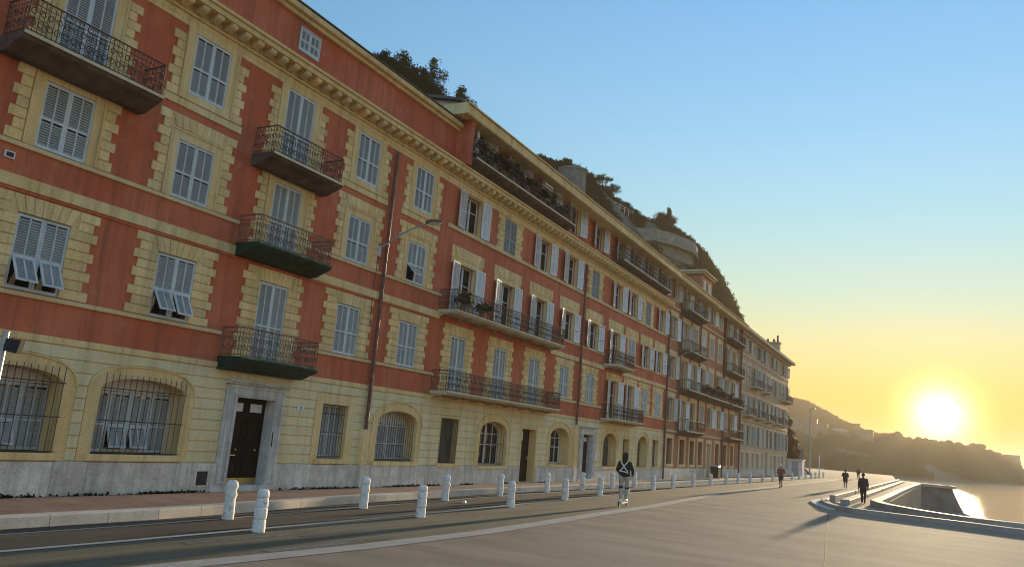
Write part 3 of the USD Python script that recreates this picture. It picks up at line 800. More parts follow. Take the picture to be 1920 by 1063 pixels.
# ------------------------------------------------------------------ building A: red and yellow, nearest
A = Building('apartment_building', 'nearest red facade with yellow quoins, closed blue-grey shutters and arched iron grilles', 2.0, 24.1)
A_COL = [9.26, 12.55, 15.78, 19.02, 22.27]
for k, c in enumerate(A_COL):
    fr = k == 2
    A.window(c, 1.1 if k != 2 else 1.06, 3.58 if fr else 4.2, 5.73, 'quoin', 'closed', ztop=6.1, zbot=4.2 if not fr else 3.6, flaps={0: (.55, .5), 1: (.6, .5)}.get(k, (0, 0)))
    A.window(c + .02, 1.1, 6.56 if fr else 7.12, 8.55, 'framed', 'closed', ztop=9.15, zbot=7.12 if not fr else 6.6, flaps={4: (.8, 0)}.get(k, (0, 0)))
    if k == 0:
        A.window(9.33, 1.12, 9.04, 11.2, 'topframed', 'closed')
    else:
        A.window(c + .05, 1.12, 9.04 if fr else 9.76, 11.32 if not fr else 11.34, 'topframed', 'closed')
A.balcony(7.70, 10.87, 9.02, style='dark')
A.balcony(14.32, 17.15, 9.02, style='dark')
A.balcony(14.22, 17.12, 6.53, style='green', iron='rusty_iron', slab_t=.16)
A.balcony(14.20, 17.10, 3.56, style='green', iron='rusty_iron', slab_t=.16)
ground_floor(A, 3.40, [
    dict(kind='win', a=8.0, b=10.29, z0=1.06, z1=2.74, rise=.30, deep=.18, fan='white_plate', leaves=4, shut='shutter_blue', flap={1: .35, 2: .35}, slat=.05, grille=dict(zt=2.5, e=.10, hb=(0, .5, 1), spikes=.28, side=.05, pitch=.15)),
    dict(kind='win', a=11.16, b=13.37, z0=1.06, z1=2.74, rise=.30, deep=.18, fan='white_plate', leaves=4, shut='shutter_blue', flap={1: .35, 2: .35}, slat=.05, grille=dict(zt=2.5, e=.10, hb=(0, .5, 1), spikes=.28, side=.05, pitch=.15)),
    dict(kind='door', a=14.97, b=16.32, z0=.33, z1=2.58, style='grand', sw=.34, psw=.33),
    dict(kind='win', a=18.37, b=19.57, z0=1.06, z1=2.66, leaves=2, shut='shutter_blue', slat=.05, grille=dict(hb=(.02, .48, .85), pitch=.13, e=-.08)),
    dict(kind='win', a=21.13, b=23.41, z0=1.02, z1=2.68, rise=.45, deep=.2, leaves=2, shut='shutter_blue', slat=.05, grille=dict(hb=(.02,), zt=2.62, pitch=.13, e=-.1)),
], joints=(7.9, 10.35, 11.12, 13.42, 18.12, 19.75, 20.3, 20.55, 21.1, 23.4))
A.wall('ground_floor_wall', 'yellow_stucco', .1, 3.40)
A.wall('upper_wall', 'red_stucco', 3.40, 12.0)
A.band('string_course', 'yellow_stucco', 3.26, 3.40, .05)
A.band('sill_band', 'pale_yellow', 4.09, 4.185, .055, 2, 14.2); A.band('sill_band', 'pale_yellow', 4.09, 4.185, .055, 17.1)
A.band('string_course', 'yellow_stucco', 6.19, 6.44, .06, 2, 14.22); A.band('string_course', 'yellow_stucco', 6.19, 6.44, .06, 17.12)
A.band('string_moulding', 'red_stucco', 6.12, 6.188, .035)
A.band('sill_band', 'pale_yellow', 7.01, 7.105, .055, 2, 14.22); A.band('sill_band', 'pale_yellow', 7.01, 7.105, .055, 17.12)
cornice(A, 2.0, 24.1)
A.holes = []
A.window(15.82, .8, 12.62, 13.30, 'plain', 'closed', fr=.03, ztop=13.33, zbot=12.59, slat=.05, surround='shutter_blue')
A.window(9.3, .8, 12.62, 13.30, 'plain', 'closed', fr=.03, ztop=13.33, zbot=12.59, slat=.05, surround='shutter_blue')
A.wall('attic_wall', 'red_stucco', 12.165, 13.52)
A.mb('eaves', 'yellow_stucco', lambda m: (m.rblock(2, 24.15, 13.50, 13.62, -.01, .12, .012), m.rblock(2, 24.15, 13.622, 13.80, -.01, .26, .03)))
A.mb('roof', 'roof_dark', lambda m: m.hexa([(XF - 12, 2, 13.9), (XF + .3, 2, 13.8), (XF + .3, 24.1, 13.8), (XF - 12, 24.1, 13.9), (XF - 12, 2, 14.0), (XF + .3, 2, 13.83), (XF + .3, 24.1, 13.83), (XF - 12, 24.1, 14.0)]))
shell(A, 13.6, wall='red_stucco', ends=(True, False))
A.pipe(20.42, 2.0, 11.3, 'pipe_brown', .06, .12)
A.mb('pipe_casing', 'yellow_stucco', lambda m: m.rblock(20.3, 20.56, .9, 2.0, -.01, .2, .03))
A.mb('pipe_casing', 'plinth_stone', lambda m: m.rblock(20.28, 20.58, .15, .9, -.01, .22, .03))
A.mb('wall_vent', 'white_plate', lambda m: (m.fb(8.22, 8.42, 6.72, 6.86, 0, .03)))
A.mb('wall_vent', 'black_plastic', lambda m: (m.fb(8.25, 8.39, 6.745, 6.835, .03, .034)))
A.mb('utility_hatch', 'joint_dark', lambda m: m.fb(14.02, 14.36, .36, .70, .10, .112), label='dark square utility hatch in the stone plinth')
A.mb('utility_hatch_frame', 'plinth_stone', lambda m: m.poly(sbox(13.98, .32, 14.40, .74).difference(sbox(14.02, .36, 14.36, .70)), .1, .125))
hp = A.mb('house_number_plate', 'white_plate', lambda m: m.fb(17.28, 17.55, 2.36, 2.53, .034, .046))
t2 = meshkit.text_mesh('2', .11, .004, True); t2.apply_transform(np.array([[0, 0, 1, XF + .046], [1, 0, 0, 17.38], [0, 1, 0, 2.39], [0, 0, 0, 1.]])); tmesh('digit', t2, 'ink', hp, None)
A.mb('intercom', 'black_plastic', lambda m: m.fb(16.36, 16.44, 1.35, 1.75, .13, .15))

# ------------------------------------------------------------------ building B
B = Building('apartment_building', 'red facade with yellow lintels, open white shutters and two very long iron balconies', 24.1, 37.4)
B1 = [25.62, 29.0, 32.32, 35.7]; B2 = [25.76, 29.12, 32.47, 35.83]; B3 = [25.80, 29.0, 32.5, 35.8]
for k in range(4):
    B.window(B1[k], 1.08, 3.58 if k < 3 else 4.2, 5.72, 'quoin', 'closed', mat='shutter_blue', ztop=6.13, zbot=3.6 if k < 3 else 4.2)
    B.window(B2[k], 1.22, 6.56 if k < 3 else 7.1, 8.5, 'lintel', 'open', mat='shutter_white', ztop=9.14, curtain=(.45, .4, .4, 0)[k], ajar=((.1, .12), (.16, .1), (.12, .1), (.2, .1))[k], slat=.07)
    if k == 1:
        B.window(B3[k], 1.1, 9.76, 11.28, 'quoin', 'closed', mat='shutter_grey', ztop=11.37, zbot=9.76)
    else:
        B.window(B3[k], 1.22, 9.88, 11.32, 'plain', 'open', mat='shutter_white', fr=.03, zbot=9.86, ztop=11.34, surround='yellow_stucco', curtain=(.5, 0, .4, 0)[k], ajar=((.12, .1), (0, 0), (.1, .12), (.15, .1))[k], slat=.07)
B.balcony(24.0, 33.85, 6.53, style='pale'); B.balcony(24.0, 33.85, 3.56, style='pale')
ground_floor(B, 3.40, [
    dict(kind='win', a=24.95, b=26.17, z0=.98, z1=2.62, sw=0.02, leaves=2, shut='shutter_dark', slat=.06, grille=dict(hb=(.02, .5, .97), pitch=.12, e=.02, spikes=.2)),
    dict(kind='win', a=27.89, b=30.21, z0=.93, z1=2.70, rise=.55, deep=.15, shut=None, sash='white_sash', curtain=.5, grille=dict(hb=(.02, .55), zt=2.5, pitch=.26, e=-.1)),
    dict(kind='door', a=31.62, b=33.05, z0=.22, z1=2.53, style='deep', plate=True, sw=.12),
    dict(kind='win', a=34.56, b=36.84, z0=1.03, z1=2.75, rise=.6, deep=.25, shut=None, sash='white_sash'),
], joints=(26.3, 27.85, 30.25, 33.2, 34.5, 36.9))
B.wall('ground_floor_wall', 'yellow_stucco', .1, 3.40); B.wall('upper_wall', 'red_stucco', 3.40, 12.0)
B.band('string_course', 'yellow_stucco', 3.26, 3.40, .05)
B.band('sill_band', 'pale_yellow', 4.05, 4.175, .055, 33.9); B.band('string_course', 'yellow_stucco', 6.17, 6.40, .06, 33.9)
B.band('sill_band', 'pale_yellow', 6.98, 7.085, .055, 33.9); B.band('sill_band', 'pale_yellow', 9.70, 9.855, .075)
cornice(B, 24.1, 37.4)
B.holes = []
for k, c in enumerate((25.75, 29.1, 32.4, 35.75)):
    B.window(c, 1.2, 12.6, 13.9, 'plain', 'open', mat='shutter_white', fr=.06, zbot=12.6, ztop=13.92, surround='yellow_stucco', leafw=.6, ajar=(.3, .25), slat=.07)
B.wall('attic_wall', 'red_stucco', 12.165, 14.2)
B.balcony(24.38, 34.05, 12.5, style='dark', rail_h=.8)
B.mb('eaves', 'yellow_stucco', lambda m: (m.rblock(23.45, 37.4, 13.92, 14.30, -.3, .8, .04), m.rblock(23.45, 37.4, 14.302, 14.36, -.3, .86, .015)))
B.mb('gable_wall', 'cream_stucco', lambda m: m.hexa([(XF - 11.5, 23.9, 13.4), (XF - .02, 23.9, 13.4), (XF - .02, 24.095, 13.4), (XF - 11.5, 24.095, 13.4), (XF - 11.5, 23.9, 17.2), (XF - .02, 23.9, 14.66), (XF - .02, 24.095, 14.66), (XF - 11.5, 24.095, 17.2)]))
B.mb('roof', 'roof_dark', lambda m: m.hexa([(XF - 12, 23.7, 17.32), (XF + .3, 23.7, 14.60), (XF + .3, 37.4, 14.60), (XF - 12, 37.4, 17.32), (XF - 12, 23.7, 17.5), (XF + .3, 23.7, 14.70), (XF + .3, 37.4, 14.70), (XF - 12, 37.4, 17.5)]))
B.mb('fascia_wall', 'yellow_stucco', lambda m: m.fb(24.1, 37.4, 14.2, 14.6, -.3, .2))
B.mb('cheek_wall', 'red_stucco', lambda m: m.fb(24.1, 24.36, 12.165, 13.92, 0, .62))
shell(B, 14.2, wall='red_stucco', ends=(False, False))

# ------------------------------------------------------------------ building C
C = Building('apartment_building', 'red facade between two brown downpipes with a marble framed doorway and small paired balconies', 37.4, 52.75)
C.window(39.1, 1.06, 4.2, 5.72, 'quoin', 'closed', mat='shutter_blue', ztop=6.12, zbot=4.2, slat=.08)
C.window(42.7, 1.3, 3.58, 5.72, 'lintel', 'open', mat='shutter_white', ztop=6.13, slat=.08, ajar=(.2, .15))
C.window(45.58, 1.22, 3.58, 5.72, 'lintel', 'open', mat='shutter_white', ztop=6.13, slat=.08, ajar=(.25, .15))
C.window(48.26, 1.06, 4.2, 5.72, 'quoin', 'closed', mat='shutter_blue', ztop=6.12, zbot=4.2, slat=.08)
C.window(51.1, 1.1, 4.2, 5.72, 'quoin', 'closed', mat='shutter_blue', ztop=6.12, zbot=4.2, slat=.08)
for k, (c, st) in enumerate(((39.2, 'open'), (42.6, 'french'), (45.4, 'closed'), (48.25, 'open'), (51.1, 'open'))):
    C.window(c, 1.24 if st != 'closed' else 1.15, 6.56 if st == 'french' else 7.1, 8.5, 'lintel', 'closed' if st == 'closed' else 'open', mat='shutter_white' if st != 'closed' else 'shutter_blue', ztop=9.12, slat=.08, ajar=(.18, .14))
for k, (c, st) in enumerate(((39.05, 'q'), (42.65, 'open'), (45.4, 'open'), (48.27, 'q'), (51.25, 'open'))):
    if st == 'q':
        C.window(c, 1.04, 9.76, 11.28, 'quoin', 'closed', mat='shutter_grey', ztop=11.37, zbot=9.76, slat=.08)
    else:
        C.window(c, 1.2, 9.88, 11.32, 'plain', 'open', mat='shutter_white', fr=.03, zbot=9.86, ztop=11.34, surround='yellow_stucco', slat=.08, ajar=(.2, .16))
C.balcony(40.95, 44.0, 6.53, style='pale'); C.balcony(40.95, 46.2, 3.56, style='pale')
ground_floor(C, 3.40, [
    dict(kind='door', a=38.49, b=39.87, z0=.3, z1=2.56, style='grand', sw=.34, psw=.33),
    dict(kind='win', a=41.57, b=43.72, z0=.95, z1=2.78, rise=.7, deep=.25, leaves=2, shut='shutter_dark', fan='shutter_dark', slat=.08),
    dict(kind='door', a=44.8, b=45.94, z0=.22, z1=2.55, style='deep', sw=.1),
    dict(kind='win', a=47.44, b=49.4, z0=.95, z1=2.82, rise=.7, deep=.25, leaves=2, shut='shutter_dark', fan='shutter_dark', slat=.08),
    dict(kind='win', a=50.45, b=51.72, z0=.95, z1=2.68, sw=.2, leaves=2, shut='shutter_dark', slat=.08),
], joints=(41.5, 43.8, 47.4, 49.5, 51.8))
C.wall('ground_floor_wall', 'yellow_stucco', .1, 3.40); C.wall('upper_wall', 'red_stucco', 3.40, 12.0)
C.band('string_course', 'yellow_stucco', 3.26, 3.40, .05)
C.band('sill_band', 'pale_yellow', 4.05, 4.175, .055, 37.4, 40.95); C.band('sill_band', 'pale_yellow', 4.05, 4.175, .055, 46.2)
C.band('string_course', 'yellow_stucco', 6.17, 6.40, .06, 37.4, 40.95); C.band('string_course', 'yellow_stucco', 6.17, 6.40, .06, 44.0)
C.band('sill_band', 'pale_yellow', 6.98, 7.085, .055, 37.4, 40.95); C.band('sill_band', 'pale_yellow', 6.98, 7.085, .055, 44.0); C.band('sill_band', 'pale_yellow', 9.70, 9.855, .075)
cornice(C, 37.4, 52.75)
C.holes = []
for c in (39.2, 42.7, 45.45, 48.3, 51.2):
    C.window(c, 1.15, 12.6, 13.9, 'plain', 'open', mat='shutter_white', fr=.06, zbot=12.6, ztop=13.92, surround='yellow_stucco', leafw=.56, ajar=(.25, .2), slat=.08)
C.wall('attic_wall', 'red_stucco', 12.165, 14.2)
C.balcony(41.1, 50.5, 12.5, style='dark', rail_h=.8)
C.mb('eaves', 'yellow_stucco', lambda m: (m.rblock(37.4, 52.75, 13.92, 14.30, -.3, .8, .04), m.rblock(37.4, 52.75, 14.302, 14.36, -.3, .86, .015)))
C.mb('roof', 'roof_dark', lambda m: m.hexa([(XF - 12, 37.4, 16.28), (XF + .75, 37.4, 14.36), (XF + .75, 52.75, 14.36), (XF - 12, 52.75, 16.28), (XF - 12, 37.4, 16.5), (XF + .75, 37.4, 14.44), (XF + .75, 52.75, 14.44), (XF - 12, 52.75, 16.5)]))
shell(C, 14.2, wall='red_stucco', ends=(False, False))
C.pipe(37.45, 3.0, 11.3, 'pipe_brown', .06, .12)
C.mb('pipe_casing', 'yellow_stucco', lambda m: m.rblock(37.3, 37.6, .9, 3.0, -.01, .2, .03)); C.mb('pipe_casing', 'plinth_stone', lambda m: m.rblock(37.28, 37.62, .15, .9, -.01, .22, .03))
C.pipe(52.7, .2, 11.5, 'pipe_brown', .07, .13)
C.mb('door_plaque', 'white_plate', lambda m: m.fb(40.3, 40.75, 1.3, 1.72, .034, .05))

# ------------------------------------------------------------------ building D
D = Building('apartment_building', 'orange-red facade with pale window panels, stacked balconies and a rooftop room', 52.75, 76.45)
DC = [54.2, 57.3, 60.05, 62.6, 65.3, 68.2, 70.9, 73.65]
rows = [(3.58, 4.15, 5.7, 'OffcooCo', 6.1, 4.0), (6.5, 7.08, 8.6, 'OfffFfff', 9.0, 6.95), (9.3, 9.8, 11.4, 'OfCCCCff', 11.8, 9.7), (12.25, 12.65, 13.88, 'OffOOCff', 13.93, 12.45)]
for zf, zs, zt, st, top, bot in rows:
    for c, t in zip(DC, st):
        fr = t in 'fF'
        closed = t in 'CFc'
        D.window(c, 1.25, zf if fr else zs, zt, 'plain', 'closed' if closed else 'open', mat=rng.choice(['shutter_white', 'shutter_dull', 'shutter_dull']), fr=.42 if not closed else .3, zbot=(zf if fr else zs) - .08, ztop=min(top, 13.925),
                 surround='pale_yellow', detail=1, slat=.15, ajar=(rng.uniform(.1, .5), rng.uniform(.1, .35)), leafw=.58, missing=(1,) if rng.random() < .12 else ())
for a, b_, z in ((55.75, 60.95, 3.56), (69.6, 75.25, 3.56), (55.9, 61.2, 6.48), (61.45, 69.3, 6.46), (69.8, 75.25, 6.44), (55.75, 60.9, 9.28), (69.65, 75.2, 9.28), (55.75, 60.8, 12.2), (69.6, 75.1, 12.2)):
    D.balcony(a, b_, z, style='dark', scroll=False, bars=.14)
ops = [dict(kind='win', a=a, b=b_, z0=1.17, z1=2.92, sw=.28, leaves=2, shut='shutter_dark', slat=.16) for a, b_ in ((53.55, 54.9), (56.75, 58.1), (59.5, 60.75), (61.95, 63.25), (67.5, 68.9), (70.4, 71.75), (73.3, 74.5))]
ops.append(dict(kind='door', a=64.75, b=65.95, z0=.22, z1=2.85, style='deep', sw=.3, framemat='pale_yellow'))
ground_floor(D, 3.4, ops, courses=False, joints=np.arange(54, 76, 2.2), surround_mat='pale_yellow', plinth_z=.90)
D.wall('wall', 'orange_stucco', .1, 14.2)
D.band('string_course', 'pale_yellow', 3.36, 3.5, .05); D.band('string_course', 'pale_yellow', 6.2, 6.32, .05); D.band('string_course', 'pale_yellow', 12.0, 12.14, .06)
D.mb('eaves', 'yellow_stucco', lambda m: (m.rblock(52.75, 76.45, 13.94, 14.28, -.3, .74, .04), m.rblock(52.75, 76.45, 14.282, 14.34, -.3, .82, .015)))
D.mb('roof', 'roof_dark', lambda m: m.hexa([(XF - 12, 52.75, 15.9), (XF + .72, 52.75, 14.34), (XF + .72, 76.45, 14.34), (XF - 12, 76.45, 15.9), (XF - 12, 52.75, 16.1), (XF + .72, 52.75, 14.41), (XF + .72, 76.45, 14.41), (XF - 12, 76.45, 16.1)]))
shell(D, 14.2, wall='orange_stucco', ends=(False, False))
D.pipe(69.6, .2, 13.9, 'pipe_brown', .08, .14); D.pipe(55.6, 3.6, 13.9, 'pipe_brown', .05, .1)
D.pipe(61.3, 3.6, 13.9, 'pipe_brown', .05, .1); D.pipe(76.4, .2, 13.9, 'pipe_brown', .09, .14)
# rooftop room
D.holes = []
R0, R1, RE0, RE1 = 62.6, 66.1, -3.4, -.35
pr = D.mb('rooftop_room', 'orange_stucco', lambda m: m.fb(R0, R1, 14.2, 16.42, RE0, RE1), label='red rooftop room with a yellow cornice')
D.mb('cornice', 'pale_yellow', lambda m: (m.fb(R0 - .2, R1 + .2, 16.42, 16.58, RE0 - .2, RE1 + .2), m.fb(R0 - .35, R1 + .35, 16.585, 16.72, RE0 - .35, RE1 + .35)), pr)
for a in (63.1, 64.7):
    D.mb('window', 'white_sash', lambda m: m.fb(a, a + .75, 14.9, 16.0, RE1, RE1 + .03), pr)
    D.mb('pane', 'glass', lambda m: m.fb(a + .08, a + .67, 14.98, 15.92, RE1 + .03, RE1 + .035), pr)

# ------------------------------------------------------------------ building E
E_ = Building('apartment_building', 'farthest pale brown palazzo with small balconies under its second row, chimneys on the roof corner', 76.45, 105.6)
EC = np.linspace(78.3, 104.2, 11)
for k, c in enumerate(EC):
    for zf, zt, w, st in ((3.15, 5.1, 1.15, 'open'), (6.1 if k % 2 else 6.45, 7.95, 1.15, 'open'), (9.2, 11.05, 1.15, 'closed' if k in (0, 1, 6) else 'open'), (12.2, 13.45, 1.1, 'closed' if k in (2, 5, 8) else 'open')):
        E_.window(c, w, zf, zt, 'plain', st, mat=rng.choice(['shutter_dull', 'shutter_dull', 'shutter_grey']), fr=.22, zbot=zf - .1, ztop=zt + .25, surround='cream_stucco', detail=1, slat=.2, ajar=(rng.uniform(.15, .7), rng.uniform(.1, .4)), leafw=.5)
for k in (0, 2, 4, 6, 8):
    E_.balcony(EC[k] - 1.0 + (1.3 if k else .6), EC[k] + 1.6 + 1.3, 6.05, style='pale', scroll=False, bars=.16)
for a, b_ in ((81.2, 84.4), (87.5, 89.9), (99.9, 104.9)):
    E_.balcony(a, b_, 9.05, style='pale', scroll=False, bars=.16)
ops = [dict(kind='win', a=a, b=b_, z0=.98, z1=2.42, sw=.14, leaves=2, shut='shutter_dark', slat=.25) for a, b_ in ((77.9, 78.95), (80.2, 81.6), (83.2, 84.1), (85.4, 86.8), (88.4, 89.3), (93.9, 94.7), (99.1, 99.9), (101.2, 102.5), (104.3, 105.2))]
ops += [dict(kind='door', a=90.5, b=91.8, z0=.22, z1=2.7, style='deep', sw=.14, framemat='cream_stucco'), dict(kind='door', a=95.8, b=97.6, z0=.22, z1=2.4, style='deep', sw=.14, framemat='cream_stucco')]
ground_floor(E_, 2.9, ops, courses=False, joints=np.arange(78, 105, 3.0), surround_mat='cream_stucco', plinth_z=.82)
E_.wall('ground_floor_wall', 'cream_stucco', .1, 2.9); E_.wall('upper_wall', 'beige_stucco', 2.9, 14.3)
for z0, z1 in ((2.82, 2.98), (5.55, 5.68), (8.1, 8.3), (11.75, 11.95)):
    E_.band('string_course', 'cream_stucco', z0, z1, .07)
E_.mb('eaves', 'cream_stucco', lambda m: (m.rblock(76.45, 105.6, 13.75, 13.95, -.3, .3, .03), m.rblock(76.45, 106.1, 13.952, 14.22, -12.5, .8, .05)))
E_.mb('roof', 'roof_tile', lambda m: m.hexa([(XF - 12.5, 76.45, 14.225), (XF + .8, 76.45, 14.225), (XF + .8, 106.1, 14.225), (XF - 12.5, 106.1, 14.225), (XF - 8, 76.45, 15.6), (XF - 4, 76.45, 15.4), (XF - 4, 103, 15.4), (XF - 8, 103, 15.6)]))
shell(E_, 14.2, wall='beige_stucco', ends=(False, True))
ch = E_.mb('chimney_stack', 'beige_stucco', lambda m: (m.fb(101.3, 102.3, 14.2, 16.2, -4.6, -.5), m.fb(101.2, 102.4, 16.2, 16.32, -4.7, -.4)))
for k in range(5):
    E_.mb('chimney_pot', 'roof_tile', lambda m: m.tube([(XF - 4.2 + .75 * k, 101.8, 16.32), (XF - 4.2 + .75 * k, 101.8, 16.75)], [.17, .13], 7), ch)
E_.mb('chimney_flue', 'roof_tile', lambda m: m.tube([(XF - .75, 101.8, 16.32), (XF - .75, 101.8, 17.2)], [.13, .11], 7), ch)
E_.mb('chimney_stack', 'beige_stucco', lambda m: m.fb(91.5, 92.6, 14.3, 15.9, -3, -2)); E_.mb('chimney_stack', 'beige_stucco', lambda m: m.fb(79.0, 80.2, 14.3, 16.0, -4, -2.8))
# ------------------------------------------------------------------ sea front: low walls, benches, bastion
def wall_along(pts, h, w, mat, z0=-0.02, ch=.03, lean=0.0):
    p = np.asarray(pts, float); t = np.gradient(p, axis=0); t /= np.linalg.norm(t, axis=1, keepdims=True)
    nrm = np.c_[t[:, 1], -t[:, 0]]
    prof = [(0, z0), (lean, h - ch), (lean + ch, h), (w - ch, h), (w, h - ch), (w, z0)]
    n = len(prof); m = MB(); v = []
    for (x, y), (nx, ny) in zip(p, nrm):
        v += [(x - nx * d, y - ny * d, z) for d, z in prof]
    f = [tuple(range(n)), tuple(range((len(p) - 1) * n, len(p) * n))[::-1]]
    for i in range(len(p) - 1):
        for k in range(n):
            kk = (k + 1) % n
            f.append((i * n + k, (i + 1) * n + k, (i + 1) * n + kk, i * n + kk))
    m.add(v, f); return m


o = tag(wall_along(OUTER, .22, .36, 'concrete').build('low_wall', 'concrete'), 'low curved concrete wall sweeping round the edge of the plaza, outermost', 'low wall')
stp = smooth_line([(-5.65, 52.5), (-5.95, 50), (-5.85, 47), (-5.2, 43.8), (-4.5, 41.7)])
tag(wall_along(stp, .08, .45, 'concrete').build('kerb_step', 'kerb_stone'), 'short pale rounded step at the tip of the curved low wall', 'step')
tag(wall_along(PARA, .30, .60, 'concrete').build('parapet', 'concrete'), 'curved sea parapet right behind the outer low wall', 'parapet')
PA = smooth_line([(-3.15, 51.42), (-3.0, 60), (-2.8, 80), (-2.45, 105), (-1.85, 132.8)])
pp = wall_along(PA[::-1], .30, .52, 'concrete')
tag(pp.build('parapet', 'concrete'), 'long straight sea parapet running away beside the walking man', 'parapet')
tag(wall_along([(-1.85, 132.4), (0.2, 132.9), (2.0, 133.3), (2.6, 134.2)][::-1], .32, .6, 'concrete').build('parapet', 'concrete'), 'short far parapet closing the head of the little sea bay', 'parapet')
m = MB()
g = np.array([[(-1.7 + (4.15 + 2.4 * v) * u, 132.0 - 1.2 * v + 1.5 * u, .35 - 5.4 * v - .0 * u) for u in np.linspace(0, 1, 14)] for v in np.linspace(0, 1, 14)])
g += (meshkit.fbm(g * .9, 4, 3)[..., None] - .5) * np.array([.25, .7, .1])
q = [(i * 14 + j, i * 14 + j + 1, (i + 1) * 14 + j + 1, (i + 1) * 14 + j) for i in range(13) for j in range(13)]
m.add(g.reshape(-1, 3), q)
bk = np.array([[(2.45 + 2.4 * v - .9 * u, 133.5 - 1.2 * v + 9 * u, .35 - 5.4 * v) for u in np.linspace(0, 1, 10)] for v in np.linspace(0, 1, 12)])
bk += (meshkit.fbm(bk * .8, 4, 5)[..., None] - .5) * np.array([.25, .7, .1])
m.add(bk.reshape(-1, 3), [(i * 10 + j, i * 10 + j + 1, (i + 1) * 10 + j + 1, (i + 1) * 10 + j) for i in range(11) for j in range(9)])
m.add([(-1.3, 132.2, .3), (2.4, 133.4, .3), (3.5, 142, .3), (-1.3, 142, .3)], [(0, 1, 2, 3)])
tag(m.build('stone_bastion', 'seawall_stone', smooth=60), 'dark stone bastion of the sea wall at the head of the bay', 'bastion')
for k in range(16):
    r = rng.uniform(.35, .8)
    rk = trimesh.creation.icosphere(2, 1.0); v = rk.vertices.copy(); v *= (1 + .7 * (meshkit.fbm(v * 1.4 + k * 7, 3) - .5))[:, None]
    v *= np.array([r * rng.uniform(.9, 1.5), r, r * rng.uniform(.6, .9)]); u = k / 15
    v += np.array([3.2 + 2.6 * u + rng.uniform(-.6, .6), 133 - 9 * u + rng.uniform(-1.5, 1.5), SEA_Z + .15])
    tag(tmesh('boulder', trimesh.Trimesh(v, rk.faces, process=False), 'seawall_stone', None, 25), 'rough dark boulder in the water at the foot of the bastion', 'boulder', 'boulders at the foot of the bastion')

bench_lab = ['nearest long stone bench, behind the tip of the curved wall', 'second long stone bench along the promenade', 'third long stone bench along the promenade', 'fourth long stone bench, toward the end of the promenade', 'farthest long stone bench at the end of the promenade']
yb = [(48.6, 61.5), (62.2, 80.5), (81.2, 100), (100.8, 122), (122.8, 148)]
bx0 = lambda y: -5.05 + .001 * (y - 50)
for lab, (y0, y1) in zip(bench_lab, yb):
    t = thing('stone_bench', lab, 'bench', (0, 0, 0))
    xs = [bx0(y0), bx0(y1)]
    m = MB()
    for name, x0, x1, z0, z1, mm in (('backrest', 0, .30, 0, .44, 'concrete'), ('seat', .55, 1.05, 0, .27, 'concrete'), ('footing', .304, .546, 0, .05, 'concrete')):
        m = MB(); prof = [(x0, z0), (x1, z0), (x1, z1 - .03), (x1 - .03, z1), (x0 + .03, z1), (x0, z1 - .03)]
        v = [(xs[i] + x, y, z) for i, y in ((0, y0), (1, y1)) for x, z in prof]; n = 6
        m.add(v, [tuple(range(n))[::-1], tuple(range(n, 2 * n))] + [(k, (k + 1) % n, n + (k + 1) % n, n + k) for k in range(n)][::1])
        m.build(name, mm, t)

# ------------------------------------------------------------------ bollards
def bollard_mesh(kind, seed):
    if kind == 0:      # waisted, with a round head
        pr = [(0, .0), (.098, 0), (.094, .2), (.088, .4), (.100, .45), (.104, .50), (.090, .55), (.082, .60), (.098, .65), (.100, .70), (.084, .755), (.05, .785), (0, .79)]
    else:
        pr = [(0, 0), (.102, 0), (.100, .21), (.083, .232), (.101, .254), (.100, .43), (.082, .452), (.099, .474), (.097, .61), (.082, .63), (.098, .65), (.092, .74), (.07, .78), (.03, .79), (0, .79)]
    m = trimesh.creation.revolve(np.array(pr), sections=18)
    v = m.vertices.copy(); d = meshkit.fbm(v * np.array([9, 9, 7]) + seed * 5.3, 3) - .5
    rr = np.hypot(v[:, 0], v[:, 1]); k = 1.22 + .30 * d
    v[:, 0] *= k; v[:, 1] *= k; v[:, 2] += (v[:, 2] > .7) * d * .04
    return trimesh.Trimesh(v, m.faces, process=False)


ORD = ['first', 'second', 'third', 'fourth', 'fifth', 'sixth', 'seventh', 'eighth', 'ninth', 'tenth', 'eleventh', 'twelfth', 'thirteenth', 'fourteenth', 'fifteenth', 'sixteenth', 'seventeenth', 'eighteenth', 'nineteenth', 'twentieth', 'twenty-first', 'twenty-second', 'twenty-third', 'twenty-fourth']
B1Y = [12.43, 17.24, 21.93, 26.2, 31.0, 35.0, 38.9, 42.3]
B2Y = [11.67, 17.2, 22.7, 28.0, 32.4, 36.2, 41.2, 45.2, 50.1, 54.8, 60, 64.2, 69, 74.6, 79.9, 86, 92.3, 97.7, 103.5, 108.6, 113, 117.4, 122.2]
for row, ys, tab, off, desc, grp in ((0, B1Y, [(12.4, -12.97), (17.2, -13.2), (21.9, -13.62), (26.2, -13.95), (31, -14.3), (35, -14.36), (43, -14.3)], .0, 'knobbly white stone bollard, %s from the left along the pavement kerb', 'bollards along the kerb'),
                                     (1, B2Y, [(11.7, -11.34), (17.2, -11.36), (22.7, -11.68), (28, -12.15), (32.4, -12.46), (36.2, -12.6), (41, -12.9), (50, -13.12), (60, -13.3), (80, -13.36), (122, -13.55)], .0, 'white stone bollard with ring grooves, %s from the left along the white lane line', 'bollards along the lane line')):
    for k, y in enumerate(ys):
        mm = bollard_mesh(row, row * 40 + k); x = interp(tab, y) + off
        mm.apply_transform(trimesh.transformations.rotation_matrix(rng.uniform(-.03, .03), [rng.random(), rng.random(), 0]))
        mm.apply_translation([x, y, 0.004])
        tag(tmesh('bollard', mm, 'bollard_paint', None, 40), desc % ORD[k], 'bollard', grp)

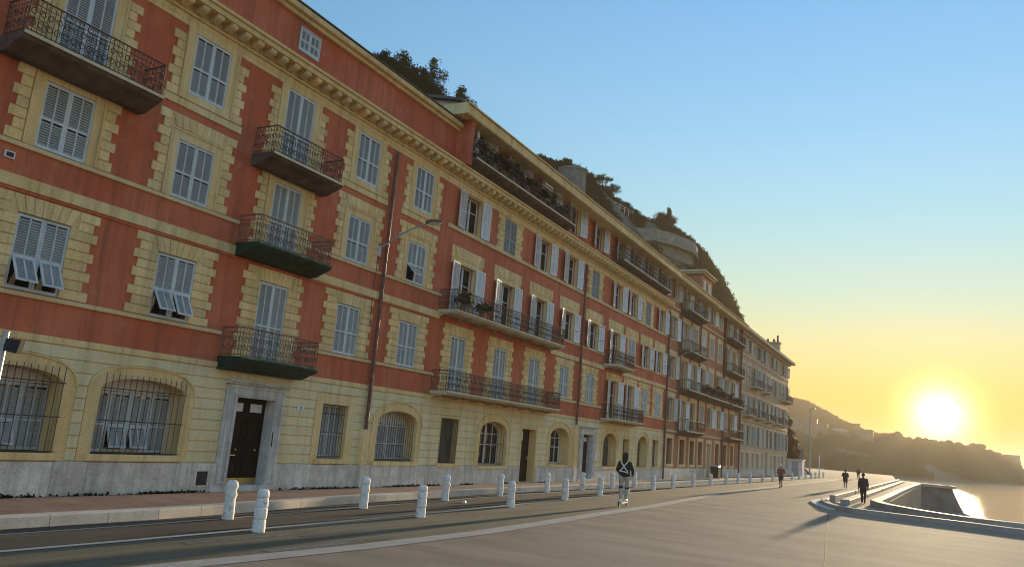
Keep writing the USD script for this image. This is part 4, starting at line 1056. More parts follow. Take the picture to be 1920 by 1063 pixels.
# ------------------------------------------------------------------ lamps, poles, bin, kiosk
def wall_lamp(label, s, z, reach, rise, head_s):
    t = thing('wall_lamp', label, 'street lamp', (XF, s, z))
    m = MB(); m.tube([(.03, 0, -.28), (.03, 0, .1)], .07, 8); m.build('bracket', 'grey_metal', t, 30)
    u = np.linspace(0, 1, 12)
    m = MB(); m.tube([(.05 + reach * a, head_s * a, rise * (a ** 1.0) + .12 * math.sin(a * math.pi)) for a in u], np.linspace(.035, .022, 12), 7); m.build('arm', 'grey_metal', t, 30)
    h = trimesh.creation.icosphere(3, 1.0); v = h.vertices * np.array([.32, .19, .10]); v[:, 2] = np.where(v[:, 2] < 0, v[:, 2] * .35, v[:, 2]); v += np.array([reach + .25, head_s, rise + .02])
    hd = tmesh('lamp_head', trimesh.Trimesh(v, h.faces, process=False), 'rusty_iron', t)
    h = trimesh.creation.icosphere(2, 1.0); v = h.vertices * np.array([.24, .14, .05]) + np.array([reach + .27, head_s, rise - .018])
    tmesh('lamp_glass', trimesh.Trimesh(v, h.faces, process=False), 'lamp_glass', hd)
    m = MB(); m.tube([(.06, -.05, -.25), (.05, -.1, -1.4), (.04, -.08, -2.6)], .012, 5); m.build('cable', 'iron', t)
    return t


wall_lamp('street lamp on a long curved arm beside the brown downpipe of the nearest facade', 20.15, 7.85, 1.65, .85, .25)
wall_lamp('small street lamp arm on the orange-red facade farther along', 55.5, 8.7, 1.1, .45, .2)

t = thing('pole', 'slim pale pole with a black box bolted to it, at the left edge', 'pole', (-13.15, 7.36, .19))
m = MB(); m.tube([(0, 0, 0), (0, 0, 2.95)], .05, 12); m.build('shaft', 'grey_metal', t, 40)
m = MB(); m.tube([(0, 0, 2.945), (0, 0, 2.97)], .054, 12); m.build('cap', 'grey_metal', t, 40)
m = MB(); m.hexa([(.09, -.05, 2.66), (.30, .05, 2.62), (.28, .14, 2.62), (.07, .04, 2.66), (.13, -.05, 2.86), (.36, .05, 2.84), (.34, .14, 2.84), (.11, .04, 2.86)]); bxp = m.build('black_box', 'black_plastic', t)
m = MB(); m.tube([(.04, 0, 2.74), (.12, 0, 2.75)], .03, 6); m.build('clamp', 'black_plastic', bxp)

t = thing('wheelie_bin', 'dark wheeled bin standing by the doorway of the orange-red facade', 'bin', (-14.9, 63.3, .2))
m = MB(); m.hexa([(-.27, -.27, .06), (.27, -.27, .06), (.27, .27, .06), (-.27, .27, .06), (-.33, -.35, .93), (.33, -.35, .93), (.33, .33, .93), (-.33, .33, .93)]); m.build('bin_body', 'black_plastic', t)
m = MB(); m.hexa([(-.35, -.38, .935), (.35, -.38, .935), (.35, .36, .935), (-.35, .36, .935), (-.33, -.36, 1.0), (.33, -.36, 1.0), (.3, .33, 1.06), (-.3, .33, 1.06)]); m.build('lid', 'grey_metal', t)
for x in (-.2, .2):
    m = MB(); m.tube([(x - .03, .3, .08), (x + .03, .3, .08)], .08, 10); m.build('wheel', 'black_plastic', t)

t = thing('kiosk', 'small white flat-roofed hut at the foot of the rocks past the last facade', 'kiosk', (-15.4, 109, .2))
m = MB(); m.box(-.9, .9, -1, 1, 0, 1.95); m.build('walls', 'white_plate', t)
m = MB(); m.box(-1.05, 1.05, -1.15, 1.15, 1.952, 2.08); m.build('roof', 'white_plate', t)
m = MB(); m.box(-.35, .45, -1.03, -1.002, .05, 1.75); m.build('door', 'shutter_grey', t)

t = thing('lamp_mast', 'tall thin lamp mast far off in front of the hazy headland', 'lamp mast', (-18.9, 150, 0))
m = MB(); m.tube([(0, 0, 0), (0, 0, 11.2)], [.14, .07], 8); m.build('shaft', 'grey_metal', t, 40)
m = MB(); m.tube([(0, 0, 11.1), (.5, -.3, 11.3)], .05, 5); m.box(.4, .9, -.45, -.2, 11.25, 11.36); m.build('lamp_head', 'grey_metal', t)
t = thing('short_post', 'short pale post right of the tall lamp mast, far off', 'post', (-17.3, 150, 0))
m = MB(); m.tube([(0, 0, 0), (0, 0, 3.2)], .1, 8); m.build('shaft', 'white_plate', t, 40); m = MB(); m.tube([(0, 0, 3.2), (0, 0, 3.3)], .14, 8); m.build('cap', 'white_plate', t, 40)

m = MB(); m.hexa([(-.06, -.04, 0), (.07, -.05, 0), (.06, .05, 0), (-.05, .04, 0), (-.03, -.02, .05), (.05, -.03, .07), (.03, .03, .06), (-.02, .03, .04)])
m.v = [q + np.array([-13.0, 22.1, .006]) for q in m.v]
tag(m.build('litter', 'white_plate'), 'crumpled scrap of white litter on the dark lane', 'litter')

# ------------------------------------------------------------------ foliage
def leaf_cards(centers, size, r, up=.4, n=None):
    """Leaf-sized quads at random headings round the points."""
    c = np.asarray(centers, float); k = len(c)
    a = r.normal(size=(k, 3)); a /= np.linalg.norm(a, axis=1, keepdims=True)
    b = r.normal(size=(k, 3)); b[:, 2] += up; b = b - (b * a).sum(1, keepdims=True) * a; b /= np.linalg.norm(b, axis=1, keepdims=True)
    s = size * r.uniform(.6, 1.4, (k, 1))
    v = np.stack([c - a * s * .5, c + b * s * .32, c + a * s * .5, c - b * s * .32], 1).reshape(-1, 3)
    return v, np.arange(4 * k).reshape(-1, 4)


def crown(r, n_clump, leaves, spread, clump_r, shape='round', size=.2):
    pts = []
    for _ in range(n_clump):
        while True:
            p = r.uniform(-1, 1, 3)
            if np.linalg.norm(p) < 1:
                break
        if shape == 'round':
            p = p * spread * (.55 + .45 * r.random())
        elif shape == 'umbrella':
            p = np.array([p[0], p[1], abs(p[2]) * (1 - .5 * (p[0] ** 2 + p[1] ** 2))]) * spread
        else:                      # cone
            h = r.random() ** 1.3; q = (1 - h) * .95 + .05
            p = np.array([p[0] * q, p[1] * q, h * 2 - 1]) * spread
        d = r.normal(size=(leaves, 3)); d /= np.linalg.norm(d, axis=1, keepdims=True)
        rad = clump_r * r.uniform(.6, 1.3)
        pts.append(p + d * rad * r.random((leaves, 1)) ** .45 * np.array([1, 1, .75]))
    return leaf_cards(np.vstack(pts), size, r)


def make_tree(name, label, cat, group, shape, spread, trunk_h, leaf, seed, loc, rz=0, scale=None, n=46, leaves=60, size=.26, clr=.8):
    r = np.random.default_rng(seed)
    t = thing(name, label, cat, loc, rz, group, scale)
    m = MB(); top = trunk_h + spread[2] * .6
    m.tube([(0, 0, -1.5), (.06, .03, trunk_h * .5), (-.05, .08, trunk_h), (0, 0, top)], [.22, .17, .13, .04], 7)
    for k in range(6):
        a = k * 1.05 + seed; h = trunk_h * (.75 + .05 * k)
        m.tube([(0, 0, h), (math.cos(a) * spread[0] * .35, math.sin(a) * spread[1] * .35, h + spread[2] * .35), (math.cos(a) * spread[0] * .7, math.sin(a) * spread[1] * .7, h + spread[2] * .5)], [.08, .05, .02], 5)
    m.build('trunk', 'bark', t)
    v, f = crown(r, n, leaves, np.array(spread), clr, shape, size)
    b = MB(); v = v + np.array([0, 0, trunk_h + (spread[2] * .75 if shape != 'umbrella' else 0)]); b.arr(v, f); b.build('crown', leaf, t)
    return t


# ------------------------------------------------------------------ the castle hill behind the roofs
CREST = [(-80, 36), (0, 38.5), (40, 39.5), (52, 39.6), (60, 39.2), (64, 40.8), (69, 41.2), (73, 41.6), (77, 41.4), (83, 42.4), (93, 43.2), (105, 44.4), (114, 47.0), (120, 47.2), (126, 44.6), (130, 43.4), (139, 43.2), (145, 43.2), (150, 42.0), (157, 41.4), (163, 40.4), (171, 38.6), (180, 35.4), (184, 33.2), (190, 24), (197, 10), (204, 1), (330, -1)]


def cx(s):
    return np.interp(s, [110, 150, 190], [55, 41, 40])


prof = [(0, .0), (.05, .05), (.14, .20), (.25, .36), (.38, .52), (.54, .68), (.72, .83), (1.0, 1.0), (1.3, 1.04), (1.8, 1.05), (3.2, .98), (6, .8)]
SS = np.r_[np.arange(-80, 40, 6), np.arange(40, 206, 2.0), [215, 260, 330]]
XXs = np.r_[np.arange(0, 1.12, .04), [1.2, 1.3, 1.5, 1.8, 2.4, 3.2, 6]]


def foot(s):
    return np.interp(s, [150, 190], [26.5, 30])


def hill_z(s, d):
    s, d = np.asarray(s, float), np.asarray(d, float)
    t = (d - foot(s)) / (cx(s) - foot(s))
    z = np.interp(s, [a for a, _ in CREST], [b for _, b in CREST]) * np.interp(t, [a for a, _ in prof], [b for _, b in prof])
    nz = meshkit.fbm(np.stack([s * .09, d * .13, z * .12], -1), 5, 11) - .5
    return z + nz * np.clip(z / 8, 0, 1) * 5.0 * np.clip((1 - t) * 2.2, .10, 1)


gs, gt = np.meshgrid(SS, XXs, indexing='ij'); gd = foot(gs) + gt * (cx(gs) - foot(gs))
gz = hill_z(gs, gd)
v = np.stack([-gd, gs, gz], -1).reshape(-1, 3); ni, nj = gs.shape
b = MB(); idx = np.arange(ni * nj).reshape(ni, nj)
b.arr(v, np.stack([idx[:-1, :-1], idx[1:, :-1], idx[1:, 1:], idx[:-1, 1:]], -1).reshape(-1, 4))
tag(b.build('castle_hill', 'hill_ground', smooth=True), kind='structure')
# rocks where the hill meets the road past the last facade
gs, gu = np.meshgrid(np.linspace(110.6, 134, 46), np.linspace(0, 1, 34), indexing='ij')
top = np.interp(gs, [110, 112, 115, 118, 122, 127, 134], [8.6, 7.6, 5.6, 3.6, 2.2, 1.2, .2])
bx = -14.9 - .9 * np.clip((gs - 116) / 12, 0, 1) - 2.6 * gu ** 1.6 - np.clip(gu - .8, 0, 1) * 30; bz = top * np.clip(gu / .8, 0, 1)
P3 = np.stack([bx, gs, bz], -1); nn = meshkit.fbm(P3 * .55, 5, 31) - .5; n2 = meshkit.fbm(P3 * 1.9, 3, 32) - .5
v = np.stack([bx + (nn * 2.2 + n2 * 1.0) * np.clip(gu * 4, .2, 1) - .3, gs + nn * 1.6 + n2 * .7, bz + (nn * 1.2 + n2 * .5) * np.clip(gu * 4, 0, 1) * np.clip(top / 4, 0, 1) - .1], -1).reshape(-1, 3)
idx = np.arange(46 * 34).reshape(46, 34); b = MB(); b.arr(v, np.stack([idx[:-1, :-1], idx[1:, :-1], idx[1:, 1:], idx[:-1, 1:]], -1).reshape(-1, 4))
tag(b.build('rock_face', 'rock', smooth=40), kind='structure')

# undergrowth
protos = UsdGeom.PointInstancer.Define(stage, '/World/hill_scrub')
pr_paths = []
for k, (lm, sz) in enumerate((('leaf_dark', .24), ('leaf_olive', .22), ('leaf_dark', .28))):
    r = np.random.default_rng(50 + k); v, f = crown(r, 9, 26, np.array([.8, .8, .55]), .5, 'round', sz)
    b = MB(); b.arr(v, f); b.build('bush', lm, '/World/hill_scrub'); pr_paths.append('/World/hill_scrub/' + ('bush' if k == 0 else 'bush_%03d' % k))
N = 7500
ps = nrng.uniform(40, 190, N); pd = foot(ps) + (cx(ps) - foot(ps)) * nrng.uniform(.3, 1.2, N)
dens = meshkit.fbm(np.stack([ps * .07, pd * .1, ps * 0], -1), 3, 77)
ok = (dens > .40) & ~((np.abs(ps - 103) < 7) & (pd > 38) & (pd < 50)); ps, pd = ps[ok], pd[ok]
pz = hill_z(ps, pd)
protos.CreatePrototypesRel().SetTargets([Sdf.Path(p) for p in pr_paths])
protos.CreateProtoIndicesAttr(Vt.IntArray.FromNumpy(nrng.integers(0, 3, len(ps)).astype(np.int32)))
protos.CreatePositionsAttr(Vt.Vec3fArray.FromNumpy(np.stack([-pd, ps, pz + .3], -1).astype(np.float32)))
sc = nrng.uniform(.6, 1.5, len(ps)); protos.CreateScalesAttr(Vt.Vec3fArray.FromNumpy(np.stack([sc, sc, sc * nrng.uniform(.7, 1.2, len(ps))], -1).astype(np.float32)))
an = nrng.uniform(0, 6.28, len(ps)) / 2
protos.CreateOrientationsAttr(Vt.QuathArray([Gf.Quath(float(math.cos(a)), 0, 0, float(math.sin(a))) for a in an]))
tag(protos.GetPrim(), 'dense dark scrub covering the steep castle hill', 'scrub', kind='stuff')

# trees on the crest, one by one
kinds = {
    'round': dict(shape='round', spread=(2.0, 2.0, 1.9), trunk_h=1.6, leaf='leaf_dark', seed=3),
    'loose': dict(shape='round', spread=(1.9, 1.9, 2.3), trunk_h=1.8, leaf='leaf_olive', seed=5, n=34, leaves=48, clr=.7),
    'cone': dict(shape='cone', spread=(1.6, 1.6, 2.7), trunk_h=1.2, leaf='leaf_olive', seed=9, n=52, leaves=50, clr=.6),
    'pine': dict(shape='umbrella', spread=(3.0, 3.0, 1.9), trunk_h=3.4, leaf='leaf_dark', seed=13, n=44, leaves=64, clr=.75)}
first = {}
crest_trees = [('pine', 119.6, 48.9, .58), ('pine', 122.6, 48.2, .52), ('cone', 77.4, 51.5, 1.05), ('loose', 64.6, 51, 1.05), ('round', 67, 51.5, 1.0), ('cone', 69.3, 51.5, .9), ('loose', 71.5, 52, 1.0), ('cone', 140.6, 43.5, .75), ('round', 142.6, 44, .8), ('round', 141, 45, .7)]
s_ = 58.0
while s_ < 189:
    d_ = float(cx(s_)) + rng.uniform(-4, -.3)
    near = 52 < s_ < 84
    k_ = rng.choice(['round', 'round', 'loose']); sc_ = rng.uniform(.55, .85) if near else rng.uniform(.38, .58)
    if 116 < s_ < 125:
        d_ = 55 + rng.uniform(0, 2)
    crest_trees.append((k_, s_, d_, sc_ if s_ < 130 else sc_ * .8))
    s_ += rng.uniform(1.4, 2.1)
for s_ in np.arange(126, 150, 1.9):
    crest_trees.append((rng.choice(['round', 'loose']), float(s_), float(cx(s_)) - 4.4 + rng.uniform(-.5, .8), rng.uniform(.3, .46)))
lab = {'round': 'dense dark round-headed evergreen on the hill crest above the roofs', 'loose': 'loose olive-green tree with an airy crown on the hill crest', 'cone': 'pointed olive-green conifer standing up from the hill crest', 'pine': 'umbrella pine with a bare trunk right of the round stone tower'}
for k, (kd, s, d, sc) in enumerate(crest_trees):
    z = float(hill_z(np.array(s), np.array(d))) - .2
    seg = next(n for lim, n in ((84, 'above the roof of the nearest facade'), (110, 'above the long attic balcony'), (128, 'round the stone tower'), (152, 'above the terrace wall'), (400, 'on the far shoulder of the hill')) if s < lim)
    grp = (kd + ' trees ' + seg) if kd != 'pine' else 'umbrella pines by the stone tower'
    lb = {'round': 'dense dark round-headed evergreen on the crest ', 'loose': 'loose airy olive-green tree on the crest ', 'cone': 'pointed conifer sticking up from the crest '}.get(kd, '') + seg if kd != 'pine' else lab[kd]
    if kd not in first:
        first[kd] = make_tree(kd.replace('round', 'evergreen').replace('loose', 'olive').replace('cone', 'conifer') + '_tree', lb, 'tree', grp, loc=(-d, s, z), scale=sc, **kinds[kd])
    else:
        dup(first[kd], first[kd].GetName(), lb, 'tree', (-d, s, z), rng.uniform(0, 360), grp, (sc * rng.uniform(.85, 1.15), sc * rng.uniform(.85, 1.15), sc * rng.uniform(.85, 1.2)))

# round stone tower and terrace walls on the hill
m = trimesh.creation.cylinder(2.2, 7, sections=40); m.apply_translation([-48, 104.9, 38.9])
t = thing('stone_tower', 'squat round stone tower on the hill beside the umbrella pine', 'tower', (0, 0, 0))
tmesh('tower_wall', m, 'old_stone', t)
m = trimesh.creation.annulus(1.85, 2.3, .35, sections=40); m.apply_translation([-48, 104.9, 42.5]); tmesh('rim', m, 'old_stone', t)
for lab_, pts, h in (('long curved old stone terrace wall high on the hill, above the middle facade', [(-45.6, 119.5), (-44.2, 123.1), (-42.3, 128.6), (-40.5, 133.8), (-38.6, 139.5), (-38.4, 143), (-39.5, 147)], 1.5),):
    L = smooth_line(pts, 6); zt = np.interp(L[:, 1], [119.5, 123.1, 128.6, 133.8, 140.1, 143, 147], [37.6, 38.4, 39.8, 40.2, 40.2, 39.5, 38.0])
    m = MB(); n = len(L)
    tt = np.gradient(L, axis=0); tt /= np.linalg.norm(tt, axis=1, keepdims=True); nr = np.c_[tt[:, 1], -tt[:, 0]]
    v = []
    for i in range(n):
        x, y = L[i]
        for off, z in ((0.25, zt[i] - h - .8), (0, zt[i]), (-.5, zt[i]), (-.5, zt[i] - h - 3)):
            v.append((x + nr[i, 0] * off, y + nr[i, 1] * off, z))
    f = [(i * 4 + k, (i + 1) * 4 + k, (i + 1) * 4 + (k + 1) % 4, i * 4 + (k + 1) % 4) for i in range(n - 1) for k in range(3)]
    m.add(v, f); tag(m.build('terrace_wall', 'old_stone'), lab_, 'wall')
t = thing('railing', 'thin pale railing on the terrace under the umbrella pines', 'railing', (0, 0, 0))
m = MB(); zz = float(hill_z(np.array(124.), np.array(46.))) + .4
m.tube([(-47, 119, zz + 1), (-45.4, 126, zz + 1.0)], .05, 4); m.tube([(-47, 119, zz + .55), (-45.4, 126, zz + .55)], .04, 4); m.build('rails', 'white_plate', t)
for k in range(6):
    m = MB(); m.tube([(-47 + .32 * k, 119 + 1.4 * k, zz - .6), (-47 + .32 * k, 119 + 1.4 * k, zz + 1.05)], .05, 4); m.build('post', 'white_plate', t)

# ------------------------------------------------------------------ the far headland
AZ = [-14, -8.6, -7.3, -6.15, -5.16, -4.5, -3.7, -2.9, -2.0, -1.4, .1, 1.6, 2.46, 3.0, 3.84, 4.3, 4.52, 4.77, 5.02, 5.5]
EL = [4.6, 3.92, 3.68, 3.1, 2.6, 2.35, 2.05, 1.92, 2.0, 1.70, 1.66, 1.58, 1.58, 1.40, 1.08, 1.10, 1.0, .36, .06, -.25]
DS = lambda a: np.interp(a, [-14, -8, -2, 1.6, 4.5, 5.5], [430, 480, 590, 690, 1020, 1100])          # shore
DC = lambda a: DS(a) + np.interp(a, [-14, -6, 0, 3, 4.8, 5.5], [330, 330, 260, 170, 60, 20])       # crest
ga, gv = np.meshgrid(np.r_[np.linspace(-14, 3.5, 120), np.linspace(3.55, 5.5, 40)], np.r_[np.linspace(0, 1, 44), [1.1, 1.25, 1.5, 2.0]], indexing='ij')


def head_pt(a, v):
    ds, dc = DS(a), DC(a)
    d = ds + (dc - ds) * v
    zc = EYE + dc * np.tan(np.radians(np.interp(a, AZ, EL)))
    k = np.where(v < 1, np.interp(v, [0, .03, .12, .3, .55, .8, 1], [0, .07, .20, .40, .66, .87, 1.0]), 1 - (v - 1) * .25)
    z = SEA_Z - .5 + (zc - SEA_Z + .5) * k
    ra = np.radians(a)
    p = np.stack([d * np.sin(ra), d * np.cos(ra), z], -1)
    nz = meshkit.fbm(p * .016, 6, 21) - .5
    p[..., 2] += nz * 16 * np.clip(v * 4, 0, 1) * np.clip((zc - SEA_Z) / 25, .05, 1) * np.where(v > .9, .25, 1)
    return p


hp_ = head_pt(ga, gv); ni, nj = ga.shape; idx = np.arange(ni * nj).reshape(ni, nj)
b = MB(); b.arr(hp_.reshape(-1, 3), np.stack([idx[:-1, :-1], idx[1:, :-1], idx[1:, 1:], idx[:-1, 1:]], -1).reshape(-1, 4))
tag(b.build('headland', 'far_hill', smooth=True), kind='structure')
pi = UsdGeom.PointInstancer.Define(stage, '/World/headland_woods'); pp_ = []
for k in range(3):
    r = np.random.default_rng(80 + k); v, f = crown(r, 12, 16, np.array([3.2, 3.2, 2.2]), 1.7, 'umbrella' if k == 1 else 'round', 1.5)
    b = MB(); b.arr(v, f); b.build('clump', 'leaf_far', '/World/headland_woods'); pp_.append('/World/headland_woods/' + ('clump' if k == 0 else 'clump_%03d' % k))
N = 7000
a_, v_ = nrng.uniform(-10.5, 4.75, N), np.r_[nrng.random(N - 900) * .97 + .03, nrng.uniform(.96, 1.03, 900)]
p_ = head_pt(a_, v_); keepm = (meshkit.fbm(p_ * .03, 3, 5) > .30) | (v_ > .95); p_ = p_[keepm]
pi.CreatePrototypesRel().SetTargets([Sdf.Path(p) for p in pp_])
pi.CreateProtoIndicesAttr(Vt.IntArray.FromNumpy(nrng.integers(0, 3, len(p_)).astype(np.int32)))
pi.CreatePositionsAttr(Vt.Vec3fArray.FromNumpy((p_ + np.array([0, 0, .6])).astype(np.float32)))
sc = nrng.uniform(.5, 1.25, len(p_)); pi.CreateScalesAttr(Vt.Vec3fArray.FromNumpy(np.stack([sc, sc, sc], -1).astype(np.float32)))
tag(pi.GetPrim(), 'far-off wood covering the hazy headland below the sun', 'wood', kind='stuff')


def villa(label, az, v, w, d, h, floors, mat='far_wall', roof='flat'):
    p = head_pt(np.array(az), np.array(v))
    t = thing('villa', label, 'house', (p[0], p[1], p[2] - 1), -az * .6)
    m = MB(); m.box(-w / 2, w / 2, -d / 2, d / 2, -3, h + 1); m.build('wall', mat, t)
    m = MB()
    if roof == 'flat':
        m.box(-w / 2 - .4, w / 2 + .4, -d / 2 - .4, d / 2 + .4, h + 1.01, h + 1.5)
    else:
        m.hexa([(-w / 2 - .5, -d / 2 - .5, h + 1.01), (w / 2 + .5, -d / 2 - .5, h + 1.01), (w / 2 + .5, d / 2 + .5, h + 1.01), (-w / 2 - .5, d / 2 + .5, h + 1.01), (-w / 4, -.2, h + 3.2), (w / 4, -.2, h + 3.2), (w / 4, .2, h + 3.2), (-w / 4, .2, h + 3.2)])
    m.build('roof', 'roof_tile' if roof != 'flat' else mat, t)
    n = max(2, int(w / 3.2))
    for f in range(floors):
        for k in range(n):
            x = -w / 2 + (k + .5) * w / n; z = 1 + f * (h / floors) + .8
            m = MB(); m.box(x - .6, x + .6, -d / 2 - .03, -d / 2 + .02, z, z + 1.5); m.build('window', 'far_window', t)


villa('large pale apartment block at the foot of the headland behind the rocks', -8.0, .33, 26, 12, 10, 3)
villa('pale terraced house right of the tall lamp mast on the headland', -6.9, .36, 18, 9, 6, 2)
villa('long low pale house halfway up the headland, above the jogger in black', -5.4, .42, 16, 9, 5, 2, roof='hip')
villa('pale square house in the middle of the headland slope', -3.9, .55, 15, 10, 9, 3)
villa('leftmost of the small white villas low on the headland', -5.25, .17, 5, 5, 4, 1)
villa('second of the small white villas low on the headland', -4.75, .165, 7, 5, 4, 1)
villa('third of the small white villas low on the headland', -4.25, .16, 6, 5, 3.5, 1)
villa('rightmost of the small white villas low on the headland', -3.85, .16, 5, 5, 3.5, 1)
villa('dark block on the headland skyline, left', -4.35, .99, 8, 8, 5, 2, 'far_wall')
villa('dark block on the headland skyline, left of the pines', -3.6, .99, 6, 6, 4, 1, 'far_wall')
villa('small square house on the skyline right under the sun', .15, 1.0, 7, 6, 4.5, 1, 'far_wall')
villa('square villa at the right tip of the headland skyline', 4.35, .95, 14, 8, 6, 2, 'far_wall')
# skyline pines of the headland
fp = None
for k, (az, sc) in enumerate(((-1.9, 1.6), (-1.25, 1.5), (-.7, 1.8), (-.3, 1.7), (.6, 1.5), (1.0, 1.9), (1.5, 1.6), (2.3, 1.7), (2.7, 2.0), (3.2, 1.5), (3.6, 1.6), (3.95, 1.5))):
    p = head_pt(np.array(az), np.array(1.0))
    if fp is None:
        fp = make_tree('skyline_pine', 'umbrella pine standing out on the headland skyline', 'tree', 'umbrella pines on the headland skyline', 'umbrella', (4.2, 4.2, 2.4), 2.6, 'leaf_far', 41, tuple(p - [0, 0, .5]), 0, sc * .7, 30, 40, .8, 1.3)
    else:
        dup(fp, 'skyline_pine', 'umbrella pine standing out on the headland skyline', 'tree', tuple(p - [0, 0, .5]), rng.uniform(0, 360), 'umbrella pines on the headland skyline', sc * .7)

# ------------------------------------------------------------------ plants and clutter on balconies
def pot_plant(label, group, loc, h, seed, first_=None, big=False):
    r = np.random.default_rng(seed)
    t = thing('potted_plant', label, 'plant', loc, 0, group)
    m = trimesh.creation.revolve(np.array([(0, 0), (.10, 0), (.14, .24), (.15, .25), (.15, .28), (.12, .28), (.11, .22), (0, .22)]), sections=12); tmesh('pot', m, 'roof_tile', t)
    v, f = crown(r, 10 if not big else 18, 26, np.array([.30, .34, h * .5]), .17, 'round', .13)
    b = MB(); b.arr(v + np.array([0, 0, .25 + h * .5]), f); b.build('foliage', 'leaf_pot', t)
    return t


for k in range(20):
    s = 24.8 + 8.9 * (k + .5) / 20 + rng.uniform(-.12, .12)
    pot_plant('dark leafy potted plant crowded along the railing of the long attic balcony', 'pot plants on the long attic balcony', (XF + rng.choice([.35, .5, .6]), s, 12.5), rng.uniform(.35, .95) if s < 29.5 else rng.uniform(.3, .7), 200 + k)
for k in range(6):
    pot_plant('leafy potted plant behind the railing of a small balcony on the orange-red facade', 'pot plants on the orange-red facade', (XF + rng.uniform(.3, .6), 62.3 + k * 1.15, 6.46), rng.uniform(.5, 1.0), 240 + k)
for k in range(3):
    pot_plant('leafy potted plant on the balcony nearest the corner pipe of the orange-red facade', 'pot plants by the corner pipe', (XF + .5, 70.6 + k * 1.8, 6.44), rng.uniform(.4, .9), 250 + k)
pot_plant('dark potted plant behind the long second-floor balcony railing', None, (XF + .5, 24.9, 6.53), .55, 261); pot_plant('low potted plant by the open doors of the long second-floor balcony', None, (XF + .5, 26.4, 6.53), .4, 262)
t = thing('parasol', 'closed whitish parasol standing at the left end of the attic balcony', 'parasol', (XF + .45, 24.9, 12.5))
m = MB(); m.tube([(0, 0, 0), (0, 0, 1.32)], .02, 6); m.build('pole', 'grey_metal', t)
m = MB(); m.tube([(0, 0, .35), (.01, 0, .8), (.0, .0, 1.15), (0, 0, 1.3)], [.10, .08, .05, .02], 9); m.build('cloth', 'white_plate', t, 40)
t = thing('slatted_screen', 'weathered wooden slat screen on the attic balcony', 'screen', (XF + .62, 31.2, 12.5))
for k in range(5):
    m = MB(); m.box(-.015, .015, -.4, .4, .35 + k * .17, .44 + k * .17); m.build('slat', 'pale_slab', t)
for y in (-.36, .36):
    m = MB(); m.box(-.04, -.016, y - .03, y + .03, 0, 1.15); m.build('post', 'pale_slab', t)

# weeds in the gap between pavement and wall
r = np.random.default_rng(77)
ws = np.concatenate([r.normal(q, .35, int(70 * w)) for q, w in ((8.2, 1), (9.5, 1.4), (11.2, 1), (12.9, 1.6), (13.6, 1.2), (17.6, .8), (18.9, 1.2), (20.1, 1), (22.2, .9), (23.3, 1.3), (24.6, .7), (27, .8), (30.5, .7), (34, .6))])
cen = np.stack([XF + .115 + r.uniform(0, .10, len(ws)), ws, .2 + np.abs(r.normal(0, .022, len(ws)))], 1)
v, f = leaf_cards(cen, .075, r); b = MB(); b.arr(v, f)
tag(b.build('wall_weeds', 'leaf_pot'), 'dark weeds and dirt along the foot of the stone plinth', 'weeds', kind='stuff')

# ------------------------------------------------------------------ people
def hull_body(parts, edge=.035, it=6):
    """parts: lists of (centre, radius) chains; every pair of neighbours is hulled, then all joined and smoothed."""
    sols = []
    for ch in parts:
        sp = [manifold3d.Manifold.sphere(float(r), 14).translate(tuple(map(float, c))) for c, r in ch]
        if len(sp) == 1:
            sols.append(sp[0])
        for a, b_ in zip(sp[:-1], sp[1:]):
            sols.append(manifold3d.Manifold.batch_hull([a, b_]))
    m = manifold3d.Manifold.batch_boolean(sols, manifold3d.OpType.Add).refine_to_length(edge).to_mesh()
    tm = trimesh.Trimesh(m.vert_properties[:, :3], m.tri_verts)
    if it:
        trimesh.smoothing.filter_taubin(tm, lamb=.5, nu=.53, iterations=it)
    return tm


